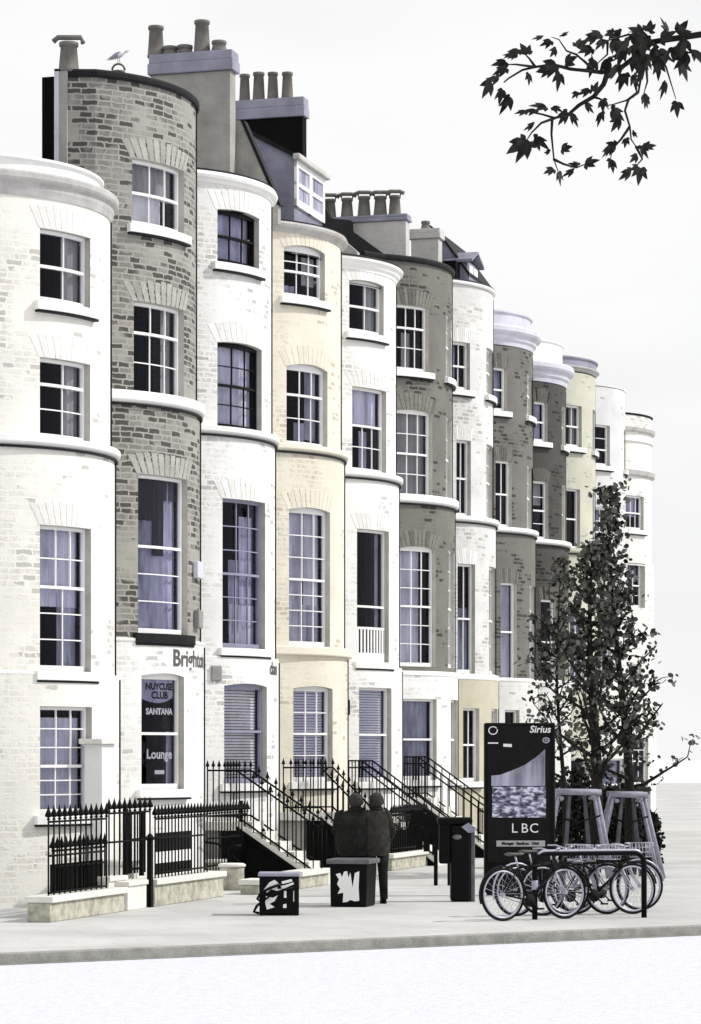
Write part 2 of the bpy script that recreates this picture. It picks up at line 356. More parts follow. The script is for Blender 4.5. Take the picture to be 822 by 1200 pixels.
GLZ = .025
def window(h, root, dr, p0, p1, z0, z1, sp, label=None):
    """sash window set in the reveal. sp: dict(frame, cols, rows=(top,bottom), split, drape=[(u0,u1,v0,v1,mat)], blind, rise, sill)"""
    fm = M[sp.get('frame', 'frame')]; rise = sp.get('rise', 0)
    eo, ei = dr - .10, dr - .17; w = .052; dp = w / RAD; cr = sp.get('cols', (3, 3)); rows = sp.get('rows', (2, 2)); zs = z0 + (z1 - z0) * sp.get('split', .5)
    mb = MB(); half = .045
    arcbox(mb, h, p0, p0 + dp, z0, z1 - rise, eo, ei); arcbox(mb, h, p1 - dp, p1, z0, z1 - rise, eo, ei)
    arcbox(mb, h, p0 + dp, p1 - dp, z0, z0 + .09, eo, ei)
    arcbox(mb, h, p0, p1, z1 - w - rise, z1 - rise + (.0 if not rise else 0), eo, ei)
    if rise: arcbox(mb, h, p0, p1, z1 - rise, z1 + .01, eo - .004, ei, top=rise + .005)
    arcbox(mb, h, p0 + dp, p1 - dp, zs - half / 2, zs + half / 2, eo + .01, ei)
    win = mb.build('window', fm, root)
    if label: win['label'] = label
    if cr != (1, 1) or rows != (1, 1):
        gb = MB(); gw = .0095
        for (za, zb, nc, nr, ea) in ((zs, z1 - rise - w, cr[0], rows[0], eo - .012), (z0 + .09, zs, cr[1], rows[1], eo - .03)):
            for c in range(1, nc):
                p = p0 + dp + (p1 - p0 - 2 * dp) * c / nc; arcbox(gb, h, p - gw / RAD, p + gw / RAD, za, zb, ea, ea - .03)
            for r in range(1, nr):
                zz = za + (zb - za) * r / nr; g1_ = gb if cr != (1, 1) else MB(); arcbox(g1_, h, p0 + dp, p1 - dp, zz - gw, zz + gw, ea + .002, ea - .028)
                if cr == (1, 1): g1_.build('glazing_bar', fm, win)
        if gb.v: gb.build('glazing_bars', fm, win)
    gp = MB(); n = max(1, int((p1 - p0) / R_(5)) + 1)
    for k in range(n):
        a = p0 + (p1 - p0) * k / n; b = p0 + (p1 - p0) * (k + 1) / n
        gp.face([h.pt(a, dr - .148, z0), h.pt(b, dr - .148, z0), h.pt(b, dr - .148, z1), h.pt(a, dr - .148, z1)])
    gp.build('pane', M['glass'], win, fix=False)
    for (u0, u1, v0, v1, mt) in sp.get('drape', []):
        cb = MB(); a0 = p0 + (p1 - p0) * u0; a1 = p0 + (p1 - p0) * u1; za = z0 + (z1 - z0) * v0; zb = z0 + (z1 - z0) * v1
        n = max(3, int((a1 - a0) * RAD / .035)); fo = random.random() * 6; ee = dr - (.205 if mt == 'darkcloth' else .25) - .02 * random.random(); i0 = len(cb.v)
        for k in range(n + 1):
            a = a0 + (a1 - a0) * k / n; e = ee + .022 * math.sin(k * 1.35 + fo) * (1 + .4 * math.sin(k * .5 + fo))
            cb.v += [h.pt(a, e, za), h.pt(a + .002 * math.sin(k), e * .999, zb)]
        for k in range(n):
            cb.f.append((i0 + 2 * k, i0 + 2 * k + 2, i0 + 2 * k + 3, i0 + 2 * k + 1)); cb.m.append(0); cb.uv.append([(0, 0)] * 4); cb.sm.append(True)
        cb.build('curtain', M[mt], win, fix=False)
    if sp.get('blind'):
        bb = MB(); mt, v0 = sp['blind']; zz = z0 + (z1 - z0) * v0
        u0, u1 = sp.get('bu', (.04, .96))
        while zz < z1 - .05:
            arcbox(bb, h, p0 + (p1 - p0) * u0, p0 + (p1 - p0) * u1, zz, zz + .042, dr - .215, dr - .222); zz += .055
        bb.build('blind', M[mt], win)
    return win
def sillbox(h, root, p0, p1, ztop, dr, hh=.13, out=.11, mat='trim', name='sill', ov=.10):
    mb = MB(); o = ov / RAD
    arcbox(mb, h, p0 - o, p1 + o, ztop - hh, ztop, dr + out, dr - .10)
    s = mb.build(name, M[mat], root, bevel=.008)
    lb = MB(); arcbox(lb, h, p0 - o + .006, p1 + o - .004, ztop - hh - .034, ztop - hh - .002, dr + out - .02, dr - .02); lb.build('shade_strip', M['lead'], s)  # dark strip painting the shade line under the sill
    return s

def make_house(i, spec):
    h = House(i); org = P(h.wc, DB, 0)
    root = thing('terraced_house', org, spec['label'], 'house', 'bow fronted terraced houses')
    S = sil[i]
    zy = lambda y, x=S - 3: h.z(x, y)
    zt = spec['zt']; zw = zt - .04                                     # wall top
    zb2, zb1 = spec['zb2'], spec['zb1']                                # underside levels of the stepped storeys
    storeys = [(0, zb1, .14, 2), (zb1, zb2, .07, 1), (zb2, zw, 0.0, 0)]
    wins = []
    for (st, xl, xr, yt, yb, sp) in spec['wins']:
        dr = {0: .14, 1: .07, 2: 0, 3: 0}[st]
        p0, t0 = h.hit(xl, dr); p1, t1 = h.hit(xr, dr)
        if sp.get('ph'): p0, p1 = R_(sp['ph'][0]), R_(sp['ph'][1])
        xm = (xl + xr) / 2; z1 = h.z(xm, yt, dr); z0 = h.z(xm, yb, dr)
        if st == 2 and spec.get('band2'): z0 = zb2 + .13
        p0 = max(p0, -h.pe + .04)
        wins.append([st, dr, p0, p1, z0, z1, sp])
    # slivers share the rows of the near window of their storey when given as 'like'
    for w in wins:
        if w[6].get('like'):
            for q in wins:
                if q[0] == w[0] and not q[6].get('like'): w[4], w[5] = q[4], q[5]
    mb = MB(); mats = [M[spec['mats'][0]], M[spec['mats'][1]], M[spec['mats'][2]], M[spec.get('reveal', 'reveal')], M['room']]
    for (za, zb, dr, mi) in storeys:
        ws = [w for w in wins if za <= (w[4] + w[5]) / 2 < zb]
        cols = set(); n = int(2 * h.pe / R_(3)) + 1
        for k in range(n + 1): cols.add(-h.pe + 2 * h.pe * k / n)
        for w in ws:
            cols = {c for c in cols if abs(c - w[2]) > .012 and abs(c - w[3]) > .012}; cols.add(w[2]); cols.add(w[3])
        cols = sorted(cols)
        rows = sorted({za, zb} | {w[4] for w in ws} | {w[5] for w in ws})
        rr = [rows[0]]
        for a in rows[1:]:
            if a - rr[-1] > 1e-4: rr.append(a)
        rows = rr; idx = {}
        def vz(c, r):
            for w in ws:
                if abs(r - w[5]) < 1e-4 and w[2] - 1e-6 <= c <= w[3] + 1e-6:
                    v = 2 * (c - w[2]) / (w[3] - w[2]) - 1; return r - w[6].get('rise', 0) * v * v
            return r
        for ci, c in enumerate(cols):
            for ri, r in enumerate(rows):
                idx[ci, ri] = len(mb.v); mb.v.append(h.pt(c, dr, vz(c, r)))
        for ci in range(len(cols) - 1):
            for ri in range(len(rows) - 1):
                cm = (cols[ci] + cols[ci + 1]) / 2; rm = (rows[ri] + rows[ri + 1]) / 2
                if any(w[2] < cm < w[3] and w[4] < rm < w[5] for w in ws): continue
                mb.f.append((idx[ci, ri], idx[ci + 1, ri], idx[ci + 1, ri + 1], idx[ci, ri + 1])); mb.m.append(mi); mb.sm.append(True)
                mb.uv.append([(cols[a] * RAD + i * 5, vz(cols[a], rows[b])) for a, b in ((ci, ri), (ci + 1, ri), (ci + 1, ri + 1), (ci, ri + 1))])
        for sgn, ww in ((-1, h.w0), (1, h.w1)):
            a = P(ww, DB - dr, za); b = P(ww, DB - dr, zb); c = h.pt(sgn * h.pe, dr, zb); d = h.pt(sgn * h.pe, dr, za); u = (a - d).length
            u0 = sgn * h.pe * RAD + i * 5
            mb.face([d, a, b, c], mi, [(u0, za), (u0 + sgn * u, za), (u0 + sgn * u, zb), (u0, zb)])
        for w in ws:
            p0, p1, z0, z1 = w[2:6]; rise = w[6].get('rise', 0); cs = [c for c in cols if p0 - 1e-6 <= c <= p1 + 1e-6]
            for c in (p0, p1):
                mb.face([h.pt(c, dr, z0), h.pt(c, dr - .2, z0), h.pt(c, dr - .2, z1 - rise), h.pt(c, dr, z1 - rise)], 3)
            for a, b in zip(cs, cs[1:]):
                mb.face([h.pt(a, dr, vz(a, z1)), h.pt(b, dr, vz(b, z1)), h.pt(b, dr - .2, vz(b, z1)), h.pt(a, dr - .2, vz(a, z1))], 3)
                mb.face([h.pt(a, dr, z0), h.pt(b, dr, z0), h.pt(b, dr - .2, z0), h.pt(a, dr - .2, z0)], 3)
    # flank and rear of the shell, roof deck behind the parapet
    zb_ = spec.get('zback', zw - .45); Db2 = DB + 8
    fmi = 1 if spec.get('flank') != 'soot' else 4
    def flat(pts, mi, L): mb.face(pts, mi, [(0, 0), (L, 0), (L, pts[2].z), (0, pts[2].z)])
    if spec.get('upper'):                                            # tall attic storey is shallow, main roof is lower
        Du = DB + spec['upper']
        mb.wbox(h.w0 + .004, h.w1 - .004, Du, Du + .02, zb_, zw, fmi)
        for ww in (h.w0, h.w1): mb.face([P(ww, DB, zb_), P(ww, Du, zb_), P(ww, Du, zw), P(ww, DB, zw)], fmi)
        mb.face([P(h.w0, DB - .05, zw - .4), P(h.w1, DB - .05, zw - .4), P(h.w1, Du, zw - .4), P(h.w0, Du, zw - .4)], 4)
    for ww in (h.w0, h.w1): mb.face([P(ww, DB, 0), P(ww, Db2, 0), P(ww, Db2, zb_), P(ww, DB, zb_)], 1, [(0, 0), (8, 0), (8, zb_), (0, zb_)])
    mb.face([P(h.w0, Db2, 0), P(h.w1, Db2, 0), P(h.w1, Db2, zb_), P(h.w0, Db2, zb_)], 1)
    mb.face([P(h.w0, DB - .1, zb_), P(h.w1, DB - .1, zb_), P(h.w1, Db2, zb_), P(h.w0, Db2, zb_)], 4)
    zc = zw - .45
    fan = [h.pt(-h.pe + 2 * h.pe * k / 16, -.05, zc) for k in range(17)]; mb.face([P(h.w0, DB, zc)] + fan + [P(h.w1, DB, zc)], 4)
    # near-black sheet behind the windows, painting the rooms as unlit
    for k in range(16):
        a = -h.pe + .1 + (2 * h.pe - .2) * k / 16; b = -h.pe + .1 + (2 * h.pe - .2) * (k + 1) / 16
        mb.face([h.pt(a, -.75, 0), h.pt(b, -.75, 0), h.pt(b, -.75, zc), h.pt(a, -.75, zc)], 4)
    mb.build('wall', mats, root, fix=False)
    for (st, dr, p0, p1, z0, z1, sp) in wins:
        win = window(h, root, dr, p0 + .004, p1 - .004, z0 + .002, z1 - .002, sp)
        if i < 9 and st and not sp.get('like'):
            ab = MB(); K_ = 11; zt2 = z1 + .006; wd_ = (p1 - p0); ri_ = sp.get('rise', 0)
            for k in range(K_):
                u0, u1 = k / K_ + .010, (k + 1) / K_ - .010; fl = lambda u: p0 + wd_ * (.5 + (u - .5) * 1.34); fb = lambda u: p0 + wd_ * (.5 + (u - .5) * 1.06)
                hh_ = .30 + .07 * math.sin(math.pi * (u0 + u1) / 2) + random.uniform(-.02, .02); bz = lambda u: zt2 - ri_ * (2 * (fb(u) - p0) / wd_ - 1) ** 2
                q = [h.pt(fb(u0), dr + .006, bz(u0)), h.pt(fb(u1), dr + .006, bz(u1)), h.pt(fl(u1), dr + .006, bz(u1) + hh_), h.pt(fl(u0), dr + .006, bz(u0) + hh_)]
                q2 = [h.pt(fb(u0), dr - .01, bz(u0)), h.pt(fb(u1), dr - .01, bz(u1)), h.pt(fl(u1), dr - .01, bz(u1) + hh_), h.pt(fl(u0), dr - .01, bz(u0) + hh_)]
                ab.hexa(q2 + q, random.choice((0, 0, 1)))
            am = {'stock': ('archpale', 'stack'), 'brown6': ('arch6', 'arch6b'), 'brown8': ('arch6', 'arch6b'), 'brown9': ('arch6b', 'slatedark'), 'cream': ('archcream', 'cream')}.get(spec['mats'][0], ('archwhite', 'trim'))
            ab.build('brick_arch', [M[a] for a in am], root)
        if sp.get('sill', st in (3, 0)): sillbox(h, win, p0, p1, z0, dr, mat=sp.get('sillmat', 'trim'), hh=sp.get('sh', .14))
    # sill band of the second floor and the thin course over the ground floor
    if spec.get('band2'):
        b = MB(); z = zb2; t = spec.get('bt', .14)
        sweep(b, h, [(-.02, z - .01), (.085, z - .01), (.15, z + .03), (.165, z + .05), (.165, z + t - .015), (.15, z + t), (-.02, z + t)])
        bo = b.build('sill_band', M[spec.get('bandmat', 'trim')], root)
        lb = MB(); sweep(lb, h, [(.04, z - .045), (.125, z - .045), (.125, z - .012), (.04, z - .012)]); lb.build('shade_strip', M['lead'], bo)  # dark strip put in as the shade line below the band
    else:
        b = MB(); sweep(b, h, [(-.02, zb2 - .03), (.075, zb2 - .03), (.078, zb2), (.0, zb2 + .02), (-.02, zb2 + .02)]); b.build('storey_course', M[spec['mats'][0]], root)
    b = MB(); t = spec.get('b1t', .06); e = spec.get('b1e', .16)
    sweep(b, h, [(.05, zb1 - .01), (e - .01, zb1 - .01), (e, zb1 + .01), (e, zb1 + t - .02), (e - .02, zb1 + t), (.05, zb1 + t)])
    b.build('storey_course', M[spec.get('b1mat', 'trim')], root)
    m_ = MB(); ph_ = R_(19); m_.tube([h.pt(ph_, .155, .3), h.pt(ph_, .155, zb1 - .03)], .015, 6); m_.tube([h.pt(ph_, .085, zb1 + t + .01), h.pt(ph_, .085, zb2 - .05)], .015, 6); m_.tube([h.pt(ph_, .015, zb2 + .2), h.pt(ph_, .015, zw - .05)], .015, 6)
    m_.build('outline_tube', M['lead'], root)  # thin dark tubes added to draw the bow's outline
    # parapet and cornice
    cp = spec['top']
    for (nm, mt, prof) in cp:
        b = MB(); sweep(b, h, [(e, zt + z) for e, z in prof]); b.build(nm, M[mt], root)
    return h, root

B_ = 'room'
def dr_(*a): return list(a)
cop_dark = [('coping', 'lead', [(-.22, -.04), (.05, -.07), (.07, -.03), (.07, .03), (.03, .07), (-.22, .09)])]
cop_roll = [('coping', 'trim', [(-.22, -.06), (.03, -.06), (.05, -.01), (.11, .02), (.13, .07), (.10, .13), (.04, .16), (-.22, .16)]), ('flashing', 'lead', [(-.1, .165), (.06, .165), (.10, .14), (.105, .148), (.065, .18), (-.1, .18)])]
cop_grey = [('coping', 'greytrim', [(-.22, -.10), (.03, -.10), (.05, -.04), (.13, .0), (.15, .05), (.12, .10), (-.22, .14)]), ('flashing', 'lead', [(-.1, .135), (.10, .11), (.13, .10), (.13, .12), (.10, .13), (-.1, .155)])]
cop_ogee = [('coping', 'trim', [(-.22, -.22), (.02, -.22), (.03, -.16), (.08, -.12), (.10, -.06), (.16, -.02), (.17, .03), (.13, .06), (-.22, .10)]), ('flashing', 'lead', [(-.1, .105), (.13, .068), (.17, .04), (.18, .045), (.14, .085), (-.1, .12)])]
cop_thin = [('coping', 'trim', [(-.22, -.03), (.03, -.03), (.07, .0), (.07, .05), (.04, .08), (-.22, .09)]), ('flashing', 'lead', [(-.1, .092), (.04, .083), (.07, .055), (.076, .058), (.045, .096), (-.1, .104)])]
def drum(z0, z1, e, mat): return ('parapet', mat, [(-.25, z0), (e, z0), (e, z1 - .06), (e + .05, z1 - .04), (e + .05, z1), (-.25, z1)])
def corn(z0, z1, out, mat): 
    d = z1 - z0
    return ('cornice', mat, [(-.2, z0), (.02, z0), (.04, z0 + .2 * d), (out * .4, z0 + .32 * d), (out * .45, z0 + .5 * d), (out * .85, z0 + .62 * d), (out, z0 + .72 * d), (out, z0 + .92 * d), (out * .9, z1), (-.2, z1)])

def hz(i, x, y, dr=0): return House(i).z(x, y, dr)
H = []
def std(i, y2, y1, yt):     # levels from the silhouette rows
    S = sil[i]; return hz(i, S - 1, yt), hz(i, S, y2), hz(i, S + 3, y1)
L_ = 'lilac'; LP = 'lilacpale'; GC = 'greycloth'; DK = 'darkcloth'
# --- house 1
zt, z2, z1 = std(0, 540, 795, 228)
spec = dict(label='cream white bow fronted house at the left end, lower parapet with a moulded cornice', zt=zt-.02, zb2=z2, zb1=z1, mats=('white1', 'white1', 'white1'), band2=1, b1t=.03, b1e=.145, b1mat='white1',
  top=[corn(-.40, -.04, .14, 'greytrim'), drum(-.05, .24, -.15, 'trim')],
  wins=[(3, 47, 107, 272, 357, dict(cols=(2, 2), rows=(1, 1), drape=[(.55, 1, 0, 1, GC)])), (2, 47, 106, 422, 512, dict(cols=(2, 2), rows=(1, 2), split=.68, drape=[(.6, 1, 0, 1, GC)], sill=False)),
        (1, 47, 107, 617, 787, dict(cols=(3, 2), rows=(2, 3), split=.58, drape=[(0, 1, .45, 1, LP), (.5, .92, 0, .5, L_), (0, .5, .45, .55, L_)], sill=True)), (0, 47, 108, 828, 955, dict(cols=(3, 3), rows=(3, 3), split=.45, drape=[(0, 1, 0, .9, LP)]))])
H.append(make_house(0, spec))
# --- house 2
zt, z2, z1 = std(1, 490, 757, 121)
spec = dict(label='tall house of mottled grey stock brick with dark coping and a shop window below', zt=zt, zb2=z2, zb1=z1, mats=('stock', 'stock', 'white5'), band2=1, b1t=.05, bt=.2,
  upper=.42, zback=hz(0, 120, 235), flank='soot', top=cop_dark,
  wins=[(3, 155, 216, 191, 268, dict(cols=(3, 3), rows=(1, 1), drape=[(0, 1, .5, 1, GC), (.0, .72, 0, .5, 'blindgrey')])), (2, 157, 216, 357, 458, dict(cols=(3, 3), rows=(1, 2), split=.68, drape=[(.7, 1, 0, 1, GC)], sill=False)),
        (1, 162, 220, 558, 743, dict(cols=(1, 1), rows=(1, 3), split=.55, drape=[(0, 1, 0, .97, L_), (.38, .62, .50, 1, DK), (.0, .38, .72, 1, DK), (.62, 1, .86, 1, DK)], sill=True, sillmat='lead', sh=.17)),
        (0, 166, 216, 789, 925, dict(cols=(1, 1), rows=(1, 1), split=.48, rise=.05, drape=[(.8, 1, 0, .5, L_)], shop=1))])
H.append(make_house(1, spec))
# --- house 3
zt, z2, z1 = std(2, 523, 775, 233)
spec = dict(label='white painted brick house with black attic sashes, between grey stock brick and cream fronts', zt=zt, zb2=z2, zb1=z1, mats=('white3', 'white3', 'white3'), band2=1, b1t=.03, b1e=.145, b1mat='white3', top=cop_roll,
  wins=[(3, 254, 304, 247, 311, dict(frame='frameblack', cols=(3, 3), rows=(1, 1), rise=.04, drape=[(0, 1, 0, 1, L_)])), (2, 255, 307, 402, 500, dict(frame='frameblack', cols=(3, 3), rows=(2, 2), rise=.04, drape=[(0, 1, 0, 1, LP)], sill=False)),
        (1, 261, 311, 586, 760, dict(frame='framelilac', cols=(3, 3), rows=(3, 3), drape=[(.3, .5, .1, .6, L_), (.55, 1, 0, .9, L_), (.3, 1, 0, .3, LP)], sill=True)), (0, 263, 313, 801, 918, dict(frame='framelilac', cols=(1, 1), rows=(1, 1), rise=.05, split=.52, blind=('blindgrey', .0)))])
H.append(make_house(2, spec))
# --- house 4
zt, z2, z1 = std(3, 541, 771, 285)
spec = dict(label='cream yellow washed bow fronted house with white sash windows and a lilac slate dormer above', zt=zt, zb2=z2, zb1=z1, mats=('cream', 'cream', 'cream'), band2=1, bandmat='cream', b1t=.16, b1e=.24, b1mat='cream', top=cop_grey,
  wins=[(3, 333, 381, 288, 350, dict(cols=(3, 3), rows=(2, 1), rise=.08, drape=[(.6, 1, .3, .9, GC), (.0, .4, 0, .25, L_)])), (2, 336, 384, 427, 517, dict(cols=(3, 3), rows=(1, 2), split=.62, rise=.08, drape=[(.62, 1, .1, 1, L_), (.3, .6, 0, .3, L_)], sill=False)),
        (1, 339, 387, 595, 757, dict(cols=(3, 3), rows=(3, 4), split=.48, rise=.06, drape=[(0, .45, 0, 1, LP), (.5, 1, 0, 1, LP), (0, 1, 0, .3, L_)], sill=False)), (0, 344, 390, 804, 916, dict(cols=(3, 3), rows=(2, 2), rise=.05, blind=('blindlilac', .0)))])
H.append(make_house(3, spec))
# --- house 5
zt, z2, z1 = std(4, 569, 785, 319)
spec = dict(label='narrow bright white house with a black balcony window, before the dark brown brick house', zt=zt, zb2=z2, zb1=z1, mats=('white5', 'white5', 'white5'), band2=1, b1t=.03, b1e=.145, b1mat='white5', top=cop_ogee,
  wins=[(3, 409.5, 450, 329, 391, dict(cols=(2, 2), rows=(1, 1), rise=.04, drape=[(.55, 1, 0, 1, GC)])), (2, 413, 453, 455, 545, dict(cols=(1, 3), rows=(1, 2), split=.55, drape=[(0, 1, .55, 1, LP), (.35, .62, 0, .5, L_)], sill=False)),
        (1, 418.6, 456, 621, 776, dict(cols=(1, 1), rows=(1, 1), split=.42, drape=[(.85, 1, 0, 1, L_)], sill=True, guard=1)), (0, 421, 459, 806, 916, dict(cols=(1, 1), rows=(1, 1), split=.5, blind=('blindlilac', .0)))])
H.append(make_house(4, spec))
# --- house 6
zt, z2, z1 = std(5, 598, 794, 318)
spec = dict(label='dark brown brick house with white ground floor and white sash frames', zt=zt, zb2=z2, zb1=z1, mats=('brown6', 'brown6', 'white5'), band2=1, bt=.2, b1t=.10, top=cop_dark,
  wins=[(3, 463.5, 503, 358, 435, dict(cols=(3, 3), rows=(1, 2), split=.66, drape=[(.3, .6, 0, .6, GC)])), (2, 463.5, 507, 480, 576, dict(cols=(3, 3), rows=(2, 2), rise=.04, drape=[(0, 1, 0, 1, GC)], sill=False)),
        (1, 469, 511, 640, 781, dict(cols=(3, 3), rows=(3, 3), rise=.06, drape=[(0, .68, 0, 1, LP)], sill=False)), (0, 471.5, 512, 819, 914, dict(cols=(1, 1), rows=(1, 1), drape=[(0, 1, 0, 1, L_)])),
        (3, 523, 529, 365, 445, dict(like=1, ph=(-6, 22), cols=(2, 2), rows=(2, 2))), (2, 523, 529, 365, 445, dict(like=1, ph=(-6, 22), cols=(2, 2), rows=(2, 2), sill=False)),
        (1, 523, 529, 645, 785, dict(like=1, ph=(-7, 22), cols=(2, 2), rows=(3, 3), sill=False)), (0, 523, 529, 818, 915, dict(like=1, ph=(-7, 22), cols=(1, 1), rows=(1, 1)))])
H.append(make_house(5, spec))
SL = lambda st, a, **k: (st, 500, 510, 400, 450, dict(like=1, ph=a, cols=(2, 2), rows=(2, 2), sill=(st in (3,)), **k))
# --- house 7
zt, z2, z1 = std(6, 618, 798, 343)
spec = dict(label='off white weathered house with a beige ground floor and a small slate dormer above', zt=zt, zb2=z2, zb1=z1, mats=('white7', 'white7', 'beige'), band2=1, b1t=.12, top=cop_thin,
  wins=[(3, 530, 551, 401, 457, dict(cols=(2, 2), rows=(1, 1), drape=[(.0, .5, 0, 1, L_)])), (2, 535, 552, 516, 598, dict(cols=(2, 2), rows=(1, 1), drape=[(0, .5, 0, 1, L_)], sill=False)), (1, 536.5, 557, 661, 789, dict(cols=(2, 2), rows=(1, 1), drape=[(.3, 1, 0, .6, L_)], sill=False)),
        (0, 543, 562, 830, 916, dict(cols=(2, 2), rows=(1, 1))), SL(3, (-8, 22)), SL(2, (-8, 22)), SL(1, (-8, 22)), SL(0, (-8, 22))])
H.append(make_house(6, spec))
# --- house 8
zt, z2, z1 = std(7, 630, 800, 411)
tp = hz(7, 622, 372) - zt; cc = hz(7, 624, 392) - zt
spec = dict(label='brown grey brick house topped by a white drum parapet and cornice', zt=zt, zb2=z2, zb1=z1, mats=('brown8', 'brown8', 'white7'), band2=1, b1t=.08, zback=zt - .2, top=[corn(-.05, cc, .24, 'lilactrim'), drum(cc - .02, tp, -.05, 'lilactrim')],
  wins=[(3, 578.5, 594.6, 431, 482, dict(cols=(1, 1), rows=(1, 1), drape=[(0, 1, .2, 1, L_)])), (2, 581, 600, 540, 617, dict(cols=(2, 2), rows=(1, 1), sill=False)), (1, 587, 606, 683, 798, dict(cols=(1, 1), rows=(1, 1), drape=[(0, 1, 0, 1, LP)], sill=False)),
        (0, 592, 609, 832, 915, dict(cols=(1, 1), rows=(1, 1))), SL(3, (-8, 22)), SL(2, (-8, 22)), SL(1, (-8, 22))])
H.append(make_house(7, spec))
# --- house 9
zt, z2, z1 = std(8, 643, 802, 452)
tp = hz(8, 662, 404) - zt; cc = hz(8, 663, 432) - zt
spec = dict(label='narrow house of very dark sooty brick under a white panelled parapet', zt=zt, zb2=z2, zb1=z1, mats=('brown9', 'brown9', 'white7'), band2=1, b1t=.08, zback=zt - .2, top=[corn(-.05, cc, .24, 'lilactrim'), drum(cc - .02, tp, -.10, 'trim')],
  wins=[(3, 626, 642, 471, 518, dict(cols=(1, 1), rows=(1, 1), drape=[(0, 1, 0, 1, L_)])), (2, 625, 643, 564, 630, dict(cols=(1, 1), rows=(2, 2), drape=[(0, 1, .6, 1, GC)], sill=False)), (1, 634, 652, 703, 802, dict(cols=(1, 1), rows=(2, 2), sill=False)),
        SL(3, (-6, 22)), SL(2, (-6, 22)), SL(1, (-6, 22))])
H.append(make_house(8, spec))
# --- house 10
zt, z2, z1 = std(9, 653, 804, 441)
tp = hz(9, 697, 425) - zt
spec = dict(label='pale greenish cream house with a plain curved parapet, behind the first street tree', zt=zt, zb2=z2, zb1=z1, mats=('green10', 'green10', 'green10'), band2=1, b1t=.06, bandmat='green10', zback=zt - .2, top=[corn(0, .14, .12, 'greytrim'), drum(.12, tp, .03, 'stackcap')],
  wins=[(3, 663, 682, 475, 524, dict(cols=(2, 2), rows=(1, 1), drape=[(.5, 1, 0, 1, GC)])), (2, 664, 680, 573, 640, dict(cols=(1, 1), rows=(1, 1), sill=False)), (1, 668, 686, 718, 806, dict(cols=(2, 2), rows=(2, 2), drape=[(0, 1, 0, 1, L_)], sill=False)), (0, 664, 689, 889, 965, dict(cols=(1, 1), rows=(1, 1))),
        SL(3, (-4, 22)), SL(2, (-4, 22))])
H.append(make_house(9, spec))
# --- house 11
zt, z2, z1 = std(10, 662, 806, 458)
spec = dict(label='pale lilac grey house with a plain flat topped bow behind the tree tips', zt=zt, zb2=z2, zb1=z1, mats=('pale11', 'pale11', 'white12'), b1t=.06, top=[('coping', 'trim', [(-.2, -.02), (.02, -.02), (.03, .02), (-.2, .03)])],
  wins=[(3, 697, 715, 498, 546, dict(cols=(1, 1), rows=(2, 1), split=.4)), (2, 698, 713, 595, 652, dict(cols=(2, 2), rows=(2, 2), drape=[(0, 1, 0, 1, L_)])), (1, 700, 716, 700, 800, dict(cols=(2, 2), rows=(2, 2), sill=False, drape=[(0, 1, 0, 1, L_)])), (0, 706, 733, 889, 950, dict(cols=(1, 1), rows=(1, 1), drape=[(0, 1, 0, 1, L_)])),
        SL(3, (0, 22))])
H.append(make_house(10, spec))
# --- house 12
zt, z2, z1 = std(11, 665, 808, 490)
c1 = hz(11, 762, 508) - zt; c2 = hz(11, 762, 559) - zt; c3 = hz(11, 762, 520) - zt
spec = dict(label='ivory house at the far end of the terrace with two thin cornice bands', zt=zt, zb2=z2, zb1=z1, mats=('white12', 'white12', 'white12'), b1t=.06,
  top=[('coping', 'lead', [(-.2, -.02), (.03, -.02), (.05, .02), (-.2, .04)]), ('cornice', 'greytrim', [(.0, c1 - .06), (.10, c1 - .02), (.12, c1 + .08), (.0, c1 + .10)]), ('cornice', 'trim', [(.0, c3 - .02), (.06, c3 - .02), (.06, c3 + .04), (.0, c3 + .04)]), ('cornice', 'greytrim', [(.0, c2 - .08), (.10, c2 - .02), (.12, c2 + .12), (.0, c2 + .14)])],
  wins=[(3, 733.6, 754.6, 581, 621, dict(cols=(3, 3), rows=(1, 1), drape=[(.3, 1, .4, 1, L_)])), (2, 733.6, 754, 660, 712, dict(cols=(2, 2), rows=(1, 2), drape=[(.0, 1, .6, 1, L_)])), (1, 737, 752, 778, 806, dict(cols=(1, 1), rows=(1, 1))), (0, 742, 760, 864, 920, dict(cols=(2, 2), rows=(2, 1)))])
H.append(make_house(11, spec))

# --- details on the fronts
h2, r2 = H[1]; h3, r3 = H[2]; h5, r5 = H[4]; h6, r6 = H[5]
def on_wall(h, x, y, dr):   # returns mapping (u, v) metres -> point on the bow
    ph, t = h.hit(x, dr); z = CH + (HZ - y) * t / F
    return lambda u, v, e=.008: h.pt(ph + u / RAD, dr + e, z + v)
mb = MB(); fn = on_wall(h2, 224, 773, .14); add_text(mb, 'Brighton', .40, lambda u, v: fn(u + .12, v), bold=.008); mb.build('painted_lettering', M['rampdark'], r2, fix=False)
mb = MB(); fn = on_wall(h3, 321, 784, .14); add_text(mb, 'dan', .34, lambda u, v: fn(u, v), bold=.008); mb.build('painted_lettering', M['rampdark'], r3, fix=False)
def wallbox(h, root, x0, x1, y0, y1, dr, mat, name, e=.10):
    b = MB(); p0 = h.hit(x0, dr)[0]; p1 = h.hit(x1, dr)[0]; xm = (x0 + x1) / 2
    arcbox(b, h, p0, p1, h.z(xm, y1, dr), h.z(xm, y0, dr), dr + e, dr + .002); return b.build(name, M[mat], root, bevel=.02)
wallbox(h2, r2, 226, 232, 658, 678, .07, 'alarm', 'alarm_box')
wallbox(h2, r2, 227, 232, 715, 736, .07, 'dullbox', 'alarm_box')
wallbox(h3, r3, 247, 259, 780, 798, .14, 'dullbox', 'alarm_box', .05)
wallbox(h5, r5, 405.5, 408, 820, 838, .14, 'charcoal', 'wall_lamp')
